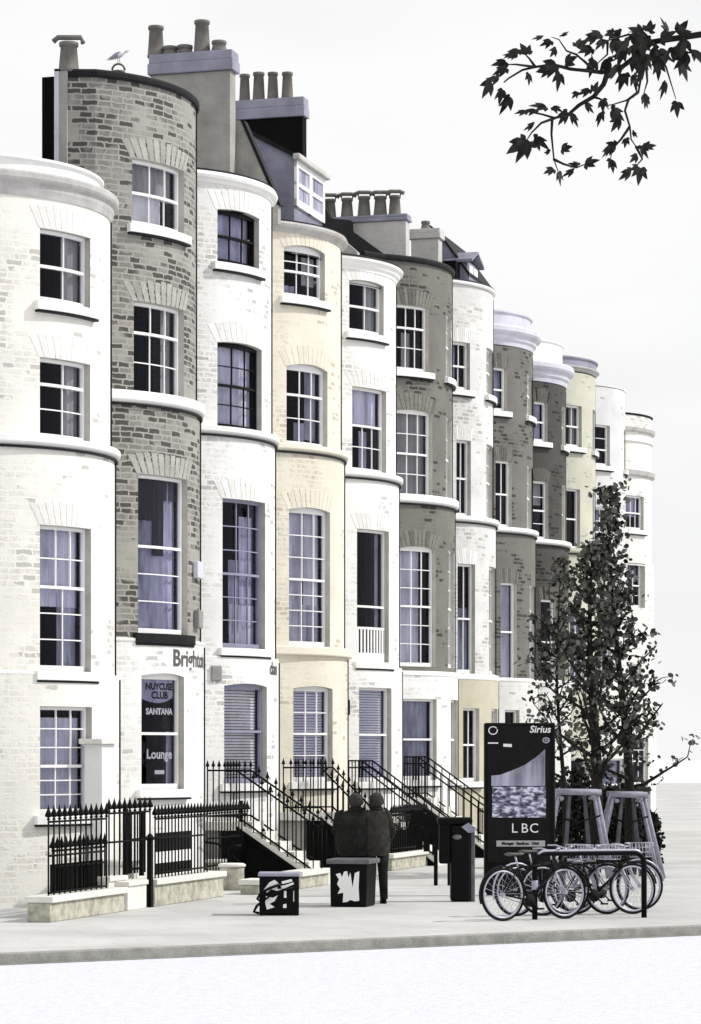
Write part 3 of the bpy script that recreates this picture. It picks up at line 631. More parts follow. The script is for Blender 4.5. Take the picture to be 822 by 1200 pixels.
# shop window signs of the brick house (window 0)
win0 = [o for o in r2.children if o.name.startswith('window')][3]
p0 = h2.hit(166, .14)[0]; p1 = h2.hit(216, .14)[0]; za = h2.z(191, 925, .14); zb = h2.z(191, 789, .14)
def sh(u, v, e=-.155): return h2.pt(p0 + (p1 - p0) * u, .14 + e, za + (zb - za) * v)
mb = MB(); N = 12
for k in range(N):
    a = .05 + .83 * k / N; b = .05 + .83 * (k + 1) / N
    f = lambda t: .745 + .05 * (2 * (t - .05) / .83 - 1) ** 2
    mb.face([sh(a, f(a)), sh(b, f(b)), sh(b, .955), sh(a, .955)])
sg = mb.build('window_sign', M['lilac'], win0, fix=False)
W0w = (p1 - p0) * RAD; H0 = zb - za
def st(cu, cv, e=-.150): return lambda x, y: sh(cu + x / W0w, cv + y / H0, e)
for (tx, sz, cu_, cv_, mt_, pa_) in (('NUYCUSE', .155, .53, .885, 'black', sg), ('CLUB', .17, .53, .81, 'black', sg), ('SANTANA', .145, .53, .67, 'whitepaint', win0), ('Lounge', .22, .53, .30, 'whitepaint', win0)):
    mb = MB(); add_text(mb, tx, sz, st(cu_, cv_), bold=.006); mb.build('lettering', M[mt_], pa_, fix=False)
mb = MB()
mb.face([sh(.40, .13, -.15), sh(.64, .13, -.15), sh(.64, .165, -.15), sh(.40, .165, -.15)]); mb.build('notice', M['whitepaint'], win0, fix=False)
# balcony guard of the white house
g = MB(); q0 = h5.hit(419.5, .07)[0]; q1 = h5.hit(452, .07)[0]; gz0 = h5.z(437, 768, .07); gz1 = h5.z(437, 735, .07)
arcbox(g, h5, q0, q1, gz1 - .05, gz1, .04, 0.01); arcbox(g, h5, q0, q1, gz0, gz0 + .05, .04, 0.01); arcbox(g, h5, q0, q1, h5.z(437, 776, .07) + .002, gz0, .035, .015)
for k in range(9):
    a = q0 + (q1 - q0) * (k + .1) / 9; arcbox(g, h5, a, a + .045 / RAD, gz0 + .05, gz1 - .05, .035, .015)
g.build('window_guard', M['frame'], [o for o in r5.children if o.name.startswith('window')][2])

# ------------------------------------------------------------------ roofs, stacks, dormers
def pot(mb, c, r, hh, hood=False, n=12):
    c = Vector(c); mb.lathe([(r * 1.05, 0), (r * 1.05, .05), (r, .06), (r * .8, hh - .08), (r * .95, hh - .07), (r * .95, hh - .01), (r * .6, hh)], c, n)
def make_stack(root, xr, yT, yb, D0, depth, thick, body, cap, pots, capy, name='chimney', ov=.10, capmat='stackcap', potx=None, hood=False, poth=.6, potr=.15):
    w = wD(xr, D0); zT = zat(xr, yT, D0); zc = zat(xr, capy, D0); zb = zat(xr, yb, D0)
    m = MB(); m.wbox(w, w + thick, D0, D0 + depth, zb, zc)
    st_ = m.build(name, M[body], root, bevel=.015)
    m = MB(); m.wbox(w - ov, w + thick + ov, D0 - ov, D0 + depth + ov, zc, zc + (zT - zc) * .55); m.wbox(w - ov * .7, w + thick + ov * .7, D0 - ov * .7, D0 + depth + ov * .7, zc + (zT - zc) * .55, zT)
    m.build('coping', M[capmat], st_, bevel=.02)
    for (px, ph_) in potx:
        D = Dw(px, w + thick / 2); m = MB(); c = P(w + thick / 2, D, zT - .01); rr = potr * random.uniform(.93, 1.05)
        pot(m, c, rr, ph_)
        if hood:
            for sx in (-1, 1):
                m.tube([c + Vector((sx * rr * .9, 0, ph_)), c + Vector((sx * rr * .9, 0, ph_ + .07))], .02, 5)
            m.tube([c + Vector((-rr * 1.5, 0, ph_ + .05)), c + Vector((-rr * .8, 0, ph_ + .10)), c + Vector((rr * .8, 0, ph_ + .10)), c + Vector((rr * 1.5, 0, ph_ + .05))], .05, 6)
        m.build('chimney_pot', M['pot'], st_)
    return st_
rm = {k: H[k][1] for k in range(12)}
# big rendered stack (house 3)
make_stack(rm[2], 270, 58, 235, 17.3, 1.62, .34, 'stack', 1, 0, 82, potx=[(183, .62), (200, .2), (217, .2), (237, .66), (257, .24)], ov=.07, potr=.16)
# black stack (house 4)
make_stack(rm[3], 355, 113, 300, 17.9, 1.9, .3, 'soot', 1, 0, 136, potx=[(287, .62), (303.5, .64), (320, .62), (337, .60)], ov=.05, potr=.13)
# hooded stack (house 5/6)
make_stack(rm[4], 476, 250, 318, 17.7, 2.1, .35, 'stackpale', 1, 0, 258, potx=[(387, .5), (407, .5), (427, .52), (446, .5), (463, .5)], hood=True, ov=.05, potr=.16)
make_stack(rm[5], 514, 267, 330, 17.5, .72, .4, 'stackpale', 1, 0, 279, potx=[(499, .24)], ov=.06, capmat='stackpale', potr=.12)
def sidepoly(root, name, mat, w, pts, thick, mb=None):
    """polygon given in picture columns/rows on the vertical plane across the terrace at w, extruded along the terrace"""
    m = mb or MB(); A = []; Bq = []
    for (x, y) in pts:
        D = Dw(x, w); a, b = ray(x); t = w / a; z = CH + (HZ - y) * t / F; A.append(P(w, D, z)); Bq.append(P(w + thick, D, z))
    m.face(A); m.face(Bq[::-1]); n = len(A)
    for k in range(n): m.face([A[k], A[(k + 1) % n], Bq[(k + 1) % n], Bq[k]])
    if mb is None: return m.build(name, M[mat], root)
w34 = WJ[3]
po = sidepoly(rm[2], 'party_wall', 'stack', w34 - .1, [(225, 130), (284, 142), (326, 240), (326, 262), (225, 262)], .18)
m = MB(); 
for (a, b) in (((284, 142), (326, 240)),):
    wq = w34 - .12
    pa = [(a[0] - 2, a[1] - 1), (a[0] + 2, a[1] - 1), (b[0] + 3, b[1]), (b[0] - 1, b[1])]
    sidepoly(None, '', '', wq, pa, .24, mb=m)
m.build('flashing', M['lead'], po)
# slate dormer on the cream house
wd = wD(345, 17.3); wd1 = wD(378, 17.3)
dm = sidepoly(rm[3], 'dormer', 'slate', wd, [(288, 152), (345, 183), (345, 268), (288, 268)], wd1 - wd)
def zw_(x, y, w): a, b = ray(x); return CH + (HZ - y) * (w / a) / F
zq0, zq1 = zat(378, 262, 17.3), zat(345, 188, 17.3)
m = MB(); Dd = 17.3
def dbox(w0, w1, z0, z1, d0, d1): m.wbox(w0, w1, d0, d1, z0, z1)
L0 = wd + .0; L1 = wd1; mid = (L0 + L1) / 2
dbox(L0, L0 + .12, zq0, zq1, Dd - .06, Dd - .002); dbox(L1 - .12, L1, zq0, zq1, Dd - .06, Dd - .002); dbox(mid - .09, mid + .09, zq0, zq1, Dd - .058, Dd - .004)
dbox(L0, L1, zq1 - .12, zq1, Dd - .055, Dd - .003); dbox(L0, L1, zq0, zq0 + .15, Dd - .055, Dd - .003); zm = (zq0 + zq1) / 2; dbox(L0, L1, zm - .04, zm + .04, Dd - .05, Dd - .003)
dw = m.build('window', M['frame'], dm)
m = MB(); m.wbox(L0 + .1, L1 - .1, Dd - .02, Dd - .008, zq0 + .1, zq1 - .1); m.build('pane', M['lilac'], dw)
m = MB(); m.wbox(L0 - .12, L1 + .12, Dd - .16, Dd - .0, zq1 - .0, zq1 + .13); m.build('gutter_cap', M['stackpale'], dm, bevel=.03)
m = MB(); wq = wd - .06
sidepoly(None, '', '', wq, [(286, 148), (345, 179), (345, 184), (286, 154)], wd1 - wd + .14, mb=m); m.build('roof', M['lead'], dm)
# dark slate roof slope between the cream and white houses and before the hooded stack
sidepoly(rm[4], 'roof', 'slatedark', wD(476, 17.7) - .22, [(372, 222), (388, 256), (411, 258), (412, 270), (455, 301), (455, 330), (372, 330)], .2)
sidepoly(rm[4], 'party_wall', 'stackpale', wD(419, 17.45), [(392, 274), (399, 278), (419, 295), (419, 330), (392, 330)], .2)
# slate mansard + small pitched dormer (house 7)
w7 = wD(516, 17.5)
mans = sidepoly(rm[6], 'mansard_roof', 'slate', w7 + .5, [(500, 262), (516, 276), (550, 322), (550, 350), (500, 350)], 2.6)
m = MB(); sidepoly(None, '', '', w7 + .46, [(498, 259), (516, 273), (550, 319), (550, 323), (516, 277), (498, 263)], 2.7, mb=m); m.build('flashing', M['lead'], mans)
wa = wD(548, 16.9); wb = wD(560, 16.9); zz0 = zat(555, 338, 16.9); zz1 = zat(555, 311, 16.9); zz2 = zat(555, 296, 16.9)
m = MB(); m.wbox(wa, wb, 16.9, 17.8, zz0 - .4, zz1); d7 = m.build('dormer', M['slate'], rm[6])
m = MB(); m.wbox(wa + .12, (wa + wb) / 2 - .05, 16.87, 16.895, zz0 - .1, zz1 - .08); m.wbox((wa + wb) / 2 + .05, wb - .12, 16.87, 16.895, zz0 - .1, zz1 - .08); m.build('window', M['whitepaint'], d7)
m = MB(); wm = (wa + wb) / 2
for s_ in (0, 1):
    we = wa - .12 if s_ == 0 else wb + .12
    m.hexa([P(we, 16.75, zz1 - .03), P(wm, 16.75, zz2 - .06), P(wm, 17.9, zz2 - .06), P(we, 17.9, zz1 - .03), P(we, 16.75, zz1 + .04), P(wm, 16.75, zz2), P(wm, 17.9, zz2), P(we, 17.9, zz1 + .04)])
m.build('roof', M['slate'], d7)
m = MB(); m.wbox(wD(530, 17.2), wD(541, 17.2), 17.1, 17.45, zat(535, 340, 17.2), zat(535, 309, 17.2)); m.build('roof_hatch', M['soot'], rm[6])
# pier, pots and lilac flashing at the left end of the tall brick house
wp = h2.w0
m = MB(); zpt = hz(1, 120, 96) ; zp = zat(82, 86, DB); m.wbox(wp - .03, wp + .30, DB - .02, DB + .18, zt * 0 + hz(0, 120, 225), zp); pr = m.build('end_pier', M['stack'], r2)
m = MB(); m.wbox(wp - .05, wp - .004, DB + .12, DB + .20, hz(0, 120, 225), zp); m.build('flashing', M['lilactrim'], pr)
m = MB(); c = P(wp + .15, DB + .02, zp); pot(m, c, .17, .52); 
m.tube([c + Vector((-.26, 0, .53)), c + Vector((-.18, 0, .60)), c + Vector((.2, 0, .60)), c + Vector((.24, 0, .50))], .045, 6); m.build('chimney_pot', M['pot'], pr)
# small cowl with a gull on top
a, b = ray(139); Y = 49.0; c = atY(139, 97, Y); sc = Y / F
m = MB(); m.lathe([(.11, -.3), (.10, .0), (.09, .16), (.12, .17), (.12, .20), (.05, .21)], c, 12)
m.tube([c + Vector((.11 * math.cos(t), 0, .22 + .11 * math.sin(t))) for t in [k * math.pi / 8 for k in range(9)]], .02, 5); m.build('chimney_cowl', M['pot'], r2)
gc = c + Vector((0, 0, .55)); gull = thing('seagull', c + Vector((0, 0, .33)), 'lone grey and white gull perched on the small cowl of the tall brick house', 'bird')
m = MB(); T = Matrix.Translation(gc) @ Matrix.Rotation(R_(-28), 4, 'Y') @ Matrix.Rotation(R_(90), 4, 'Y')
m.lathe([(.004, -.30), (.022, -.22), (.055, -.12), (.085, .0), (.082, .08), (.05, .15), (.035, .19), (.045, .235), (.045, .27), (.02, .30), (.012, .34), (.003, .37)], (0, 0, 0), 14, T=T, sx=.9)
gb = m.build('body', M['whitepaint'], gull); gull.scale = (.66, .66, .66)
m = MB(); T2 = Matrix.Translation(gc + Vector((-.03, -.065, .01))) @ Matrix.Rotation(R_(-28), 4, 'Y') @ Matrix.Rotation(R_(90), 4, 'Y')
m.lathe([(.004, -.32), (.03, -.18), (.06, -.04), (.055, .07), (.01, .13)], (0, 0, 0), 10, T=T2, sy=.3, sx=1.0); m.build('wing', M['gullgrey'], gull)
m = MB(); 
for s_ in (-.02, .03): m.tube([gc + Vector((s_, 0, -.05)), gc + Vector((s_ + .01, 0, -.22))], .008, 5)
m.build('leg', M['dullbox'], gull)

# ------------------------------------------------------------------ railings and steps
def spear_mesh(hh, finial=True):
    m = MB(); m.tube([(0, 0, 0), (0, 0, hh)], .0135, 6)
    if finial == 2:
        m.lathe([(.014, hh - .015), (.036, hh), (.032, hh + .02), (.016, hh + .06), (.002, hh + .115)], (0, 0, 0), 8)
    elif finial:
        m.lathe([(.014, hh - .015), (.052, hh), (.046, hh + .03), (.022, hh + .085), (.002, hh + .16)], (0, 0, 0), 8)
        m.lathe([(.014, hh - .055), (.028, hh - .04), (.014, hh - .025)], (0, 0, 0), 8)
    me_o = m.build('spear', M['iron'], None, origin=(0, 0, 0)); me = me_o.data; bpy.data.objects.remove(me_o); return me
SP = {}
def put_spear(root, p, hh, finial=True, name='bar'):
    key = (round(hh, 2), finial)
    if key not in SP: SP[key] = spear_mesh(key[0], finial)
    o = bpy.data.objects.new(name, SP[key]); C.objects.link(o); o.parent = root; o.location = p - wloc(root)
GR = 'iron railings along the house fronts'
def railing(A, B, zA, zB, htA, step, label, rails=(.12, .78), finial=True, group=GR, panel=None, extra=None):
    """A,B: (w,D); bars from z level zA..zB (base) with height ht"""
    root = thing('railing', P(*A, min(zA, zB)), label, 'railing', group)
    pa, pb = P(*A, zA), P(*B, zB); n = max(2, int((pb - pa).length / step)); 
    for k in range(n + 1):
        put_spear(root, pa.lerp(pb, k / n), htA, finial)
    m = MB()
    for f in rails: m.tube([pa + Vector((0, 0, htA * f)), pb + Vector((0, 0, htA * f))], .017, 6)
    m.build('rail', M['iron'], root)
    if panel:
        m = MB(); d = Vector((NX, NY, 0)) * -.03
        m.hexa([pa + d + Vector((0, 0, panel[0])), pb + d + Vector((0, 0, panel[0])), pb + d * 1.4 + Vector((0, 0, panel[0])), pa + d * 1.4 + Vector((0, 0, panel[0]))] + [pa + d + Vector((0, 0, panel[1])), pb + d + Vector((0, 0, panel[1])), pb + d * 1.4 + Vector((0, 0, panel[1])), pa + d * 1.4 + Vector((0, 0, panel[1]))])
        m.build('panel', M['black'], root)  # on the left inner railing, a black sheet for the dark basement area
    return root
DR = 14.8
def plinth(x0, x1, h_, label, D=DR, thick=.34, group='stone plinths under the railings', cap=True):
    w0, w1 = wD(x0, D - .12), wD(x1, D - .12); c = P((w0 + w1) / 2, D, 0)
    root = thing('plinth_wall', c, label, 'low wall', group)
    m = MB(); m.wbox(w0 + .03, w1 - .03, D - .12, D - .12 + thick, 0, h_ - .09); m.build('base', M['stone'], root, bevel=.015)
    m = MB(); m.wbox(w0, w1, D - .17, D - .09 + thick, h_ - .088, h_); m.build('coping_stone', M['stonepale'], root, bevel=.012)
    return root
plinth(58, 147, .36, 'long stained stone plinth under the leftmost railing')
plinth(181, 263, .42, 'mottled stone plinth below the shop window with the white lettering')
plinth(459, 500, .34, 'short stone plinth right of the two standing people')
plinth(500, 528, .30, 'short stone plinth beside the tall black litter bin')
plinth(655, 705, .34, 'stone plinth behind the bicycles under the first street tree')
# leftmost railings
railing((wD(57, DR), DR), (wD(125, DR), DR), .36, .36, 1.10, .20, 'front iron railing with big arrow heads at the left end', rails=(.03, .50, .93), panel=None)
railing((wD(62, DR + .25), DR + .25), (wD(123, DR + .25), DR + .25), .30, .30, .70, .17, 'shorter inner railing backed by a black sheet for the dark basement area at the left end', rails=(.1, .6, .93), panel=(0, .46))  # panel is a black sheet added for the shaded basement area
railing((wD(128, DR + .1), DR + .1), (wD(176, DR + .1), DR + .1), .52, .52, 1.0, .2, 'open railing across the gap between the two left plinths', rails=(.5, .93))
railing((wD(182, DR), DR), (wD(243, DR), DR), .42, .42, .98, .15, 'iron railing on the plinth in front of the shop window', rails=(.08, .62, .93))
m = MB(); m.wbox(wD(183, DR + .4), wD(224, DR + .4), DR + .4, DR + .42, .78, 1.08); m.wbox(wD(183, DR + .4), wD(224, DR + .4), DR + .4, DR + .42, .42, .60)
tag(m.build('basement_dark_sheet', M['black'], None, bevel=.004), 'blank black board hung behind the railing below the shop window', 'board')  # black sheets painting the basement area's darkness behind this railing
# gate and stone step blocks between the two left plinths
gate = thing('iron_gate', P(wD(147, DR + .3), DR + .3, .5), 'black iron gate above the pale stone steps at the left', 'gate')
for k in range(6): put_spear(gate, P(wD(147 + k * 3.6, DR + .3), DR + .3, .5), .95 if k not in (0, 5) else 1.05, False)
m = MB(); w0, w1 = wD(146, DR + .3), wD(166, DR + .3)
for z in (.55, 1.0, 1.4): m.wbox(w0, w1, DR + .28, DR + .31, z, z + .035)
m.wbox(w0 - .02, w0 + .06, DR + .26, DR + .32, .45, 1.5); m.wbox(w1 - .06, w1 + .02, DR + .26, DR + .32, .45, 1.45); m.build('gate_frame', M['iron'], gate)
def block(x0, x1, z0, z1, D0, D1, label, mat='stonepale'):
    m = MB(); m.wbox(wD(x0, D0), wD(x1, D0), D0, D1, z0, z1); m.wbox(wD(x0, D0) - .02, wD(x1, D0) + .02, D0 - .03, D1, z1 - .06, z1 + .01)
    return tag(m.build('stone_block', M[mat], None, bevel=.012), label, 'stone block', 'stone blocks of the left entrance steps')
block(150, 172, 0, .42, DR - .1, DR + .3, 'square pale stone block nearest the pavement below the iron gate')
block(128, 148, 0, .50, DR + .1, DR + .35, 'low pale stone step just behind the end of the long plinth')
block(140, 162, 0, .68, DR + .42, DR + .8, 'raised pale stone block directly under the iron gate')
# tall dark gatepost
m = MB(); w_ = wD(176, DR - .1); m.wbox(w_, w_ + .09, DR - .12, DR - .05, 0, 1.02); m.lathe([(.06, 1.02), (.07, 1.06), (.02, 1.12)], P(w_ + .045, DR - .085, 0), 8)
tag(m.build('gatepost', M['iron'], None), 'black iron gatepost at the left end of the mottled plinth', 'gatepost')
# white stub pier between the first two houses
wj = wD(129, 15.7)
m = MB(); m.wbox(wD(120, 15.7), wD(136, 15.7), 15.7, 16.0, 0, zat(128, 872, 15.7)); pr_ = m.build('gate_pier', M['trim'], None, bevel=.01)
tag(pr_, 'tall cream stub pier against the front between the first and second houses', 'pier')
m = MB(); m.wbox(wD(118.5, 15.66), wD(137.5, 15.66), 15.64, 16.03, zat(128, 872, 15.7), zat(128, 866, 15.7)); m.build('cap_stone', M['stonepale'], pr_, bevel=.01)

def stairs(jw, xl, xt, xf, zt_, zf, style, lab, lab2, ht=.95, mat='stonepale', nst=6, width=.9):
    """perpendicular flight: landing from xl to xt (columns), flight from xt down to xf on the plane w = jw"""
    Dl, Dt, Dfo = Dw(xl, jw), Dw(xt, jw), Dw(xf, jw)
    root = thing('front_steps', P(jw + width / 2, Dfo, 0), lab, 'steps', 'flights of steps up to the front doors')
    m = MB()
    for k in range(nst):
        d0 = Dfo + (Dt - Dfo) * k / nst; z = zf + (zt_ - zf) * (k + 1) / nst
        m.wbox(jw + .10, jw + width - .10, d0, Dt + .02, z - (zt_ - zf) / nst - (.02 if k else z - (zt_ - zf) / nst), z - .002)
    m.build('treads', M[mat], root)
    # stringer, white edge above the black underside
    for ww in (jw, jw + width - .06):
        m = MB(); a, b, c_, d_ = P(ww, Dt, zt_ + .02), P(ww, Dfo, zf + .02), P(ww, Dfo, zf - .12 if zf > .1 else 0), P(ww, Dt, zt_ - .14)
        def prism(q, t):
            o_ = Vector((UX, UY, 0)) * t; m.hexa([q[0], q[1], q[1] + o_, q[0] + o_, q[3], q[2], q[2] + o_, q[3] + o_])
        prism([d_, c_, b, a], .05); m.build('stringer', M['stonepale'], root)
    m = MB(); o_ = Vector((UX, UY, 0)) * (width - .16)
    q = [P(jw + .06, Dt + .3, .0), P(jw + .06, Dfo, 0), P(jw + .06, Dt, zt_ - .16), P(jw + .06, Dt + .3, zt_ - .16)]
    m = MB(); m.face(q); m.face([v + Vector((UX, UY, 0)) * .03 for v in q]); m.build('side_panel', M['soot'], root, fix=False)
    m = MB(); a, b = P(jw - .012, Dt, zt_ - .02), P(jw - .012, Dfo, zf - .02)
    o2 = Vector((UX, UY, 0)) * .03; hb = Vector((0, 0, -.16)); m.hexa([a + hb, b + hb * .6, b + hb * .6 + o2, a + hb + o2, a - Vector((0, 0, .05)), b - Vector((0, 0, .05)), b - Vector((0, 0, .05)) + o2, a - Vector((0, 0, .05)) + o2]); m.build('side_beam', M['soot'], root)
    m = MB(); m.wbox(jw, jw + width, Dt, Dl + .3, zt_ - .16, zt_); m.build('landing', M[mat], root, bevel=.01)
    m = MB(); m.wbox(jw + .1, jw + width - .1, Dt + .35, Dl + .2, 0, zt_ - .162); m.build('landing_base', M['stack'], root)
    for kk, ww in enumerate((jw + .02, jw + width - .05)):
        rl = thing('stair_railing', P(ww, Dfo, 0), lab2[kk], 'stair railing', 'railings up the front steps')
        fin = 2 if style == 'spear' else False
        nb = 11
        for k in range(nb):
            t = k / (nb - 1); p = P(ww, Dfo + (Dt - Dfo) * t, zf + (zt_ - zf) * t); put_spear(rl, p, ht, fin)
        nl = 5
        for k in range(1, nl + 1):
            p = P(ww, Dt + (Dl - Dt) * k / nl, zt_); put_spear(rl, p, ht, fin)
        m = MB()
        for f in ((.10, .92) if fin else (.10, .82, .98)):
            m.tube([P(ww, Dfo, zf + ht * f), P(ww, Dt, zt_ + ht * f), P(ww, Dl, zt_ + ht * f)], .019, 6)
        if not fin:
            e = P(ww, Dl, zt_ + ht * .98); m.tube([P(ww, Dfo, zf + ht * .98), P(ww, Dfo - .12, zf + ht * .9), P(ww, Dfo - .10, zf + ht * .8), P(ww, Dfo, zf + ht * .8)], .019, 6)
        m.build('rail', M['iron'], rl)
JW = WJ
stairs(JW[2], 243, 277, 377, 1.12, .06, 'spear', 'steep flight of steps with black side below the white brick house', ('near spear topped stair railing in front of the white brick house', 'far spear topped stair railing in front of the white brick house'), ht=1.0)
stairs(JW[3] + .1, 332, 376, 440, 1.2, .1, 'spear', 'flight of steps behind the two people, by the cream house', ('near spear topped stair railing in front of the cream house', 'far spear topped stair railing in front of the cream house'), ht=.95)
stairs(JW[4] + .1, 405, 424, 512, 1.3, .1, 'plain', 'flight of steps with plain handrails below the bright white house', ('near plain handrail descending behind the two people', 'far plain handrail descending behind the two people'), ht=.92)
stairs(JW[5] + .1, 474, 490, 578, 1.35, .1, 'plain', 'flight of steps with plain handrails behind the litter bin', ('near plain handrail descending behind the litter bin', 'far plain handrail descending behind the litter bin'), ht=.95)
# mid railings
railing((wD(243, DR + .9), DR + .9), (wD(290, DR + .9), DR + .9), .3, .3, 1.05, .15, 'iron railing between the shop window plinth and the black sided steps', rails=(.1, .55, .92))
railing((wD(459, DR), DR), (wD(500, DR), DR), .34, .34, .82, .14, 'spear topped railing with black panel right of the two people', rails=(.1, .6, .92), panel=(0, .46))
railing((wD(560, DR + .2), DR + .2), (wD(604, DR + .2), DR + .2), .1, .1, 1.0, .16, 'iron railing just left of the tall advertising kiosk', rails=(.1, .92), finial=False)
railing((wD(652, DR), DR), (wD(705, DR), DR), .34, .34, .95, .17, 'iron railing behind the first timber tree guard', rails=(.1, .92))
railing((wD(708, DR), DR), (wD(762, DR), DR), .10, .10, 1.15, .2, 'iron railing behind the second timber tree guard', rails=(.1, .92))
# curved stone drum walls and low gate
for k, (x, yb_, lab) in enumerate(((272, 1046, 'front rounded stone bollard wall left of the black sided steps'), (256, 1040, 'rear rounded stone bollard wall next to the shop plinth'))):
    p = ground(x, yb_ - 3); m = MB(); m.lathe([(.22, 0), (.21, .3), (.215, .40)], p, 20); o = m.build('stone_drum', M['stone'], None); tag(o, lab, 'stone drum', 'rounded stone ends by the steps')
    m = MB(); m.lathe([(.235, .401), (.24, .44), (.2, .46)], p, 20); m.build('cap_stone', M['stonepale'], o)
g_ = ground(296, 1036); m = MB(); m.box(g_.x - .16, g_.x + .16, g_.y, g_.y + .03, .02, .62); gg = m.build('low_gate', M['black'], None); tag(gg, 'low solid black gate below the spear railings of the steps', 'gate')
m = MB(); m.tube([g_ + Vector((-.20, 0, 0)), g_ + Vector((-.20, 0, 1.5))], .035, 8); m.tube([g_ + Vector((.2, 0, 0)), g_ + Vector((.2, 0, 1.0))], .025, 8); m.build('post', M['iron'], gg)
plinth(304, 318, .25, 'tiny stone plinth right of the low black gate', D=14.4)
plinth(352, 386, .30, 'stone plinth between the black sided steps and the black bin', D=14.35)
# long handrail
pts = [atY(203, 985, 51), atY(243, 987, 50.6), atY(256, 989, 50.4), atY(280, 1010, 50)]
m = MB(); m.tube(pts, .022, 6); m.tube([pts[0], Vector((pts[0].x, pts[0].y, 0))], .018, 6); m.tube([pts[3], Vector((pts[3].x, pts[3].y, 0))], .018, 6)
tag(m.build('handrail', M['iron'], None), 'slim black handrail bending down behind the stone drums', 'handrail')
pts = [atY(283, 992, 49.6), atY(274, 992, 49.6), atY(270, 996, 49.6), atY(269, 1018, 49.6)]
m = MB(); m.tube(pts, .035, 8); m.tube([pts[3], Vector((pts[3].x, pts[3].y, 0))], .03, 6); tag(m.build('grab_rail', M['iron'], None), 'short thick bent black grab rail above the stone drums', 'handrail')
# black slats left of the bin, painting a shaded stair underside
br = thing('shaded_stair_slats', ground(505, 1020), 'sloping black slats with gaps for a shaded stair underside, left of the litter bin', 'stair shade')
Yb = 50.0
def slope_slat(ya, yb__, nm='slat'):
    m = MB(); a = atY(481, ya, Yb); b = atY(530, yb__, Yb); dz = Vector((0, 0, .24)); dy = Vector((0, .05, 0)); m.hexa([a, b, b + dy, a + dy, a + dz, b + dz, b + dz + dy, a + dz + dy]); m.build(nm, M['black'], br)
slope_slat(981, 999); slope_slat(974 - 10, 984 - 5)
m = MB(); 
for x in (482, 491, 500, 510, 520, 529):
    a = atY(x, 962 + (x - 481) * .33, Yb - .02); m.box(a.x - .05, a.x + .05, a.y, a.y + .04, a.z - .45, a.z - .02)
for x in (511, 527): a = atY(x, 985, Yb); m.box(a.x - .035, a.x + .035, a.y, a.y + .06, 0, a.z)
m.build('post', M['black'], br)

# ------------------------------------------------------------------ ground
def sheet(name, pts, z, mat, uvs=False, label=None):
    m = MB(); m.face([Vector((p[0], p[1], z)) for p in pts]); o = m.build(name, mat, None, origin=(0, 0, 0), fix=False); o['kind'] = 'structure'; return o
sheet('ground', [(-900, -60), (900, -60), (900, 1500), (-900, 1500)], -.14, M['ground'])
k0, k1 = ground(55, 1114.5), ground(765, 1086); kd = (k1 - k0).normalized(); kn = Vector((kd.y, -kd.x, 0))   # towards camera side
A_ = k0 - kd * 60; B_e = k0 + kd * 140
m = MB(); far = Vector((-kn.x, -kn.y, 0)) * 160
m.hexa([Vector((q.x, q.y, -.12)) for q in (A_, B_e, B_e + far, A_ + far)] + [Vector((q.x, q.y, 0)) for q in (A_, B_e, B_e + far, A_ + far)])
o = m.build('pavement', M['pave'], None, origin=(0, 0, 0)); o['kind'] = 'structure'
m = MB(); q = [A_ + kn * .002, B_e + kn * .002, B_e + kn * .15, A_ + kn * .15]
m.hexa([Vector((v.x, v.y, -.135)) for v in q] + [Vector((v.x, v.y, .004)) for v in q]); o = m.build('kerb', M['kerb'], None, origin=(0, 0, 0), bevel=.015); o['kind'] = 'structure'
qa = [A_ + kn * .15, B_e + kn * .15, B_e + kn * 40, A_ + kn * 40]
sheet('road', [(v.x, v.y) for v in qa], -.125, M['road'])
# road gutter line
qa = [A_ + kn * .155, B_e + kn * .155, B_e + kn * .27, A_ + kn * .27]
sheet('road_gutter', [(v.x, v.y) for v in qa], -.12, M['kerb'])

# ------------------------------------------------------------------ street furniture
def irregular(mb, pts, y, fn):
    mb.face([fn(px, py) for px, py in pts])
# graffitied small cabinet
g0 = ground(327, 1073); s = g0.y / F; hw = 22 * s
cab = thing('utility_box', g0, 'squat black box covered in white graffiti, with a loose cable at its side', 'box')
m = MB(); m.box(g0.x - hw, g0.x + hw, g0.y, g0.y + .5, .02, .56); m.box(g0.x + hw - .05, g0.x + hw + .02, g0.y - .02, g0.y + .05, .0, .60); m.box(g0.x - hw - .01, g0.x - hw + .05, g0.y - .02, g0.y + .04, .0, .60); m.build('body', M['black'], cab, bevel=.012)
m = MB(); m.box(g0.x - hw - .03, g0.x + hw + .03, g0.y - .03, g0.y + .53, .565, .615); m.build('lid', M['lilacmetal'], cab, bevel=.01)
m = MB()
fz = lambda px, py: Vector(((px - XC) * s, g0.y - .006, CH + (HZ - py) * s))
for pts in ([(316, 1034), (322, 1031), (328, 1036), (331, 1042), (325, 1044), (318, 1042), (313, 1046), (309, 1043)], [(330, 1033), (342, 1030), (343, 1033), (331, 1036)], [(312, 1050), (320, 1052), (326, 1049), (322, 1056), (316, 1059), (322, 1063), (313, 1066), (311, 1058)], [(333, 1044), (336, 1044), (336, 1052), (333, 1052)],
            [(344, 1044), (347, 1043), (347, 1055), (344, 1057)], [(332, 1060), (336, 1059), (336, 1064), (332, 1064)], [(325, 1039), (335, 1037), (344, 1034), (345, 1036), (334, 1041), (326, 1042)]):
    m.face([fz(*p) for p in pts])
m.build('graffiti', M['whitepaint'], cab, fix=False)
m = MB()
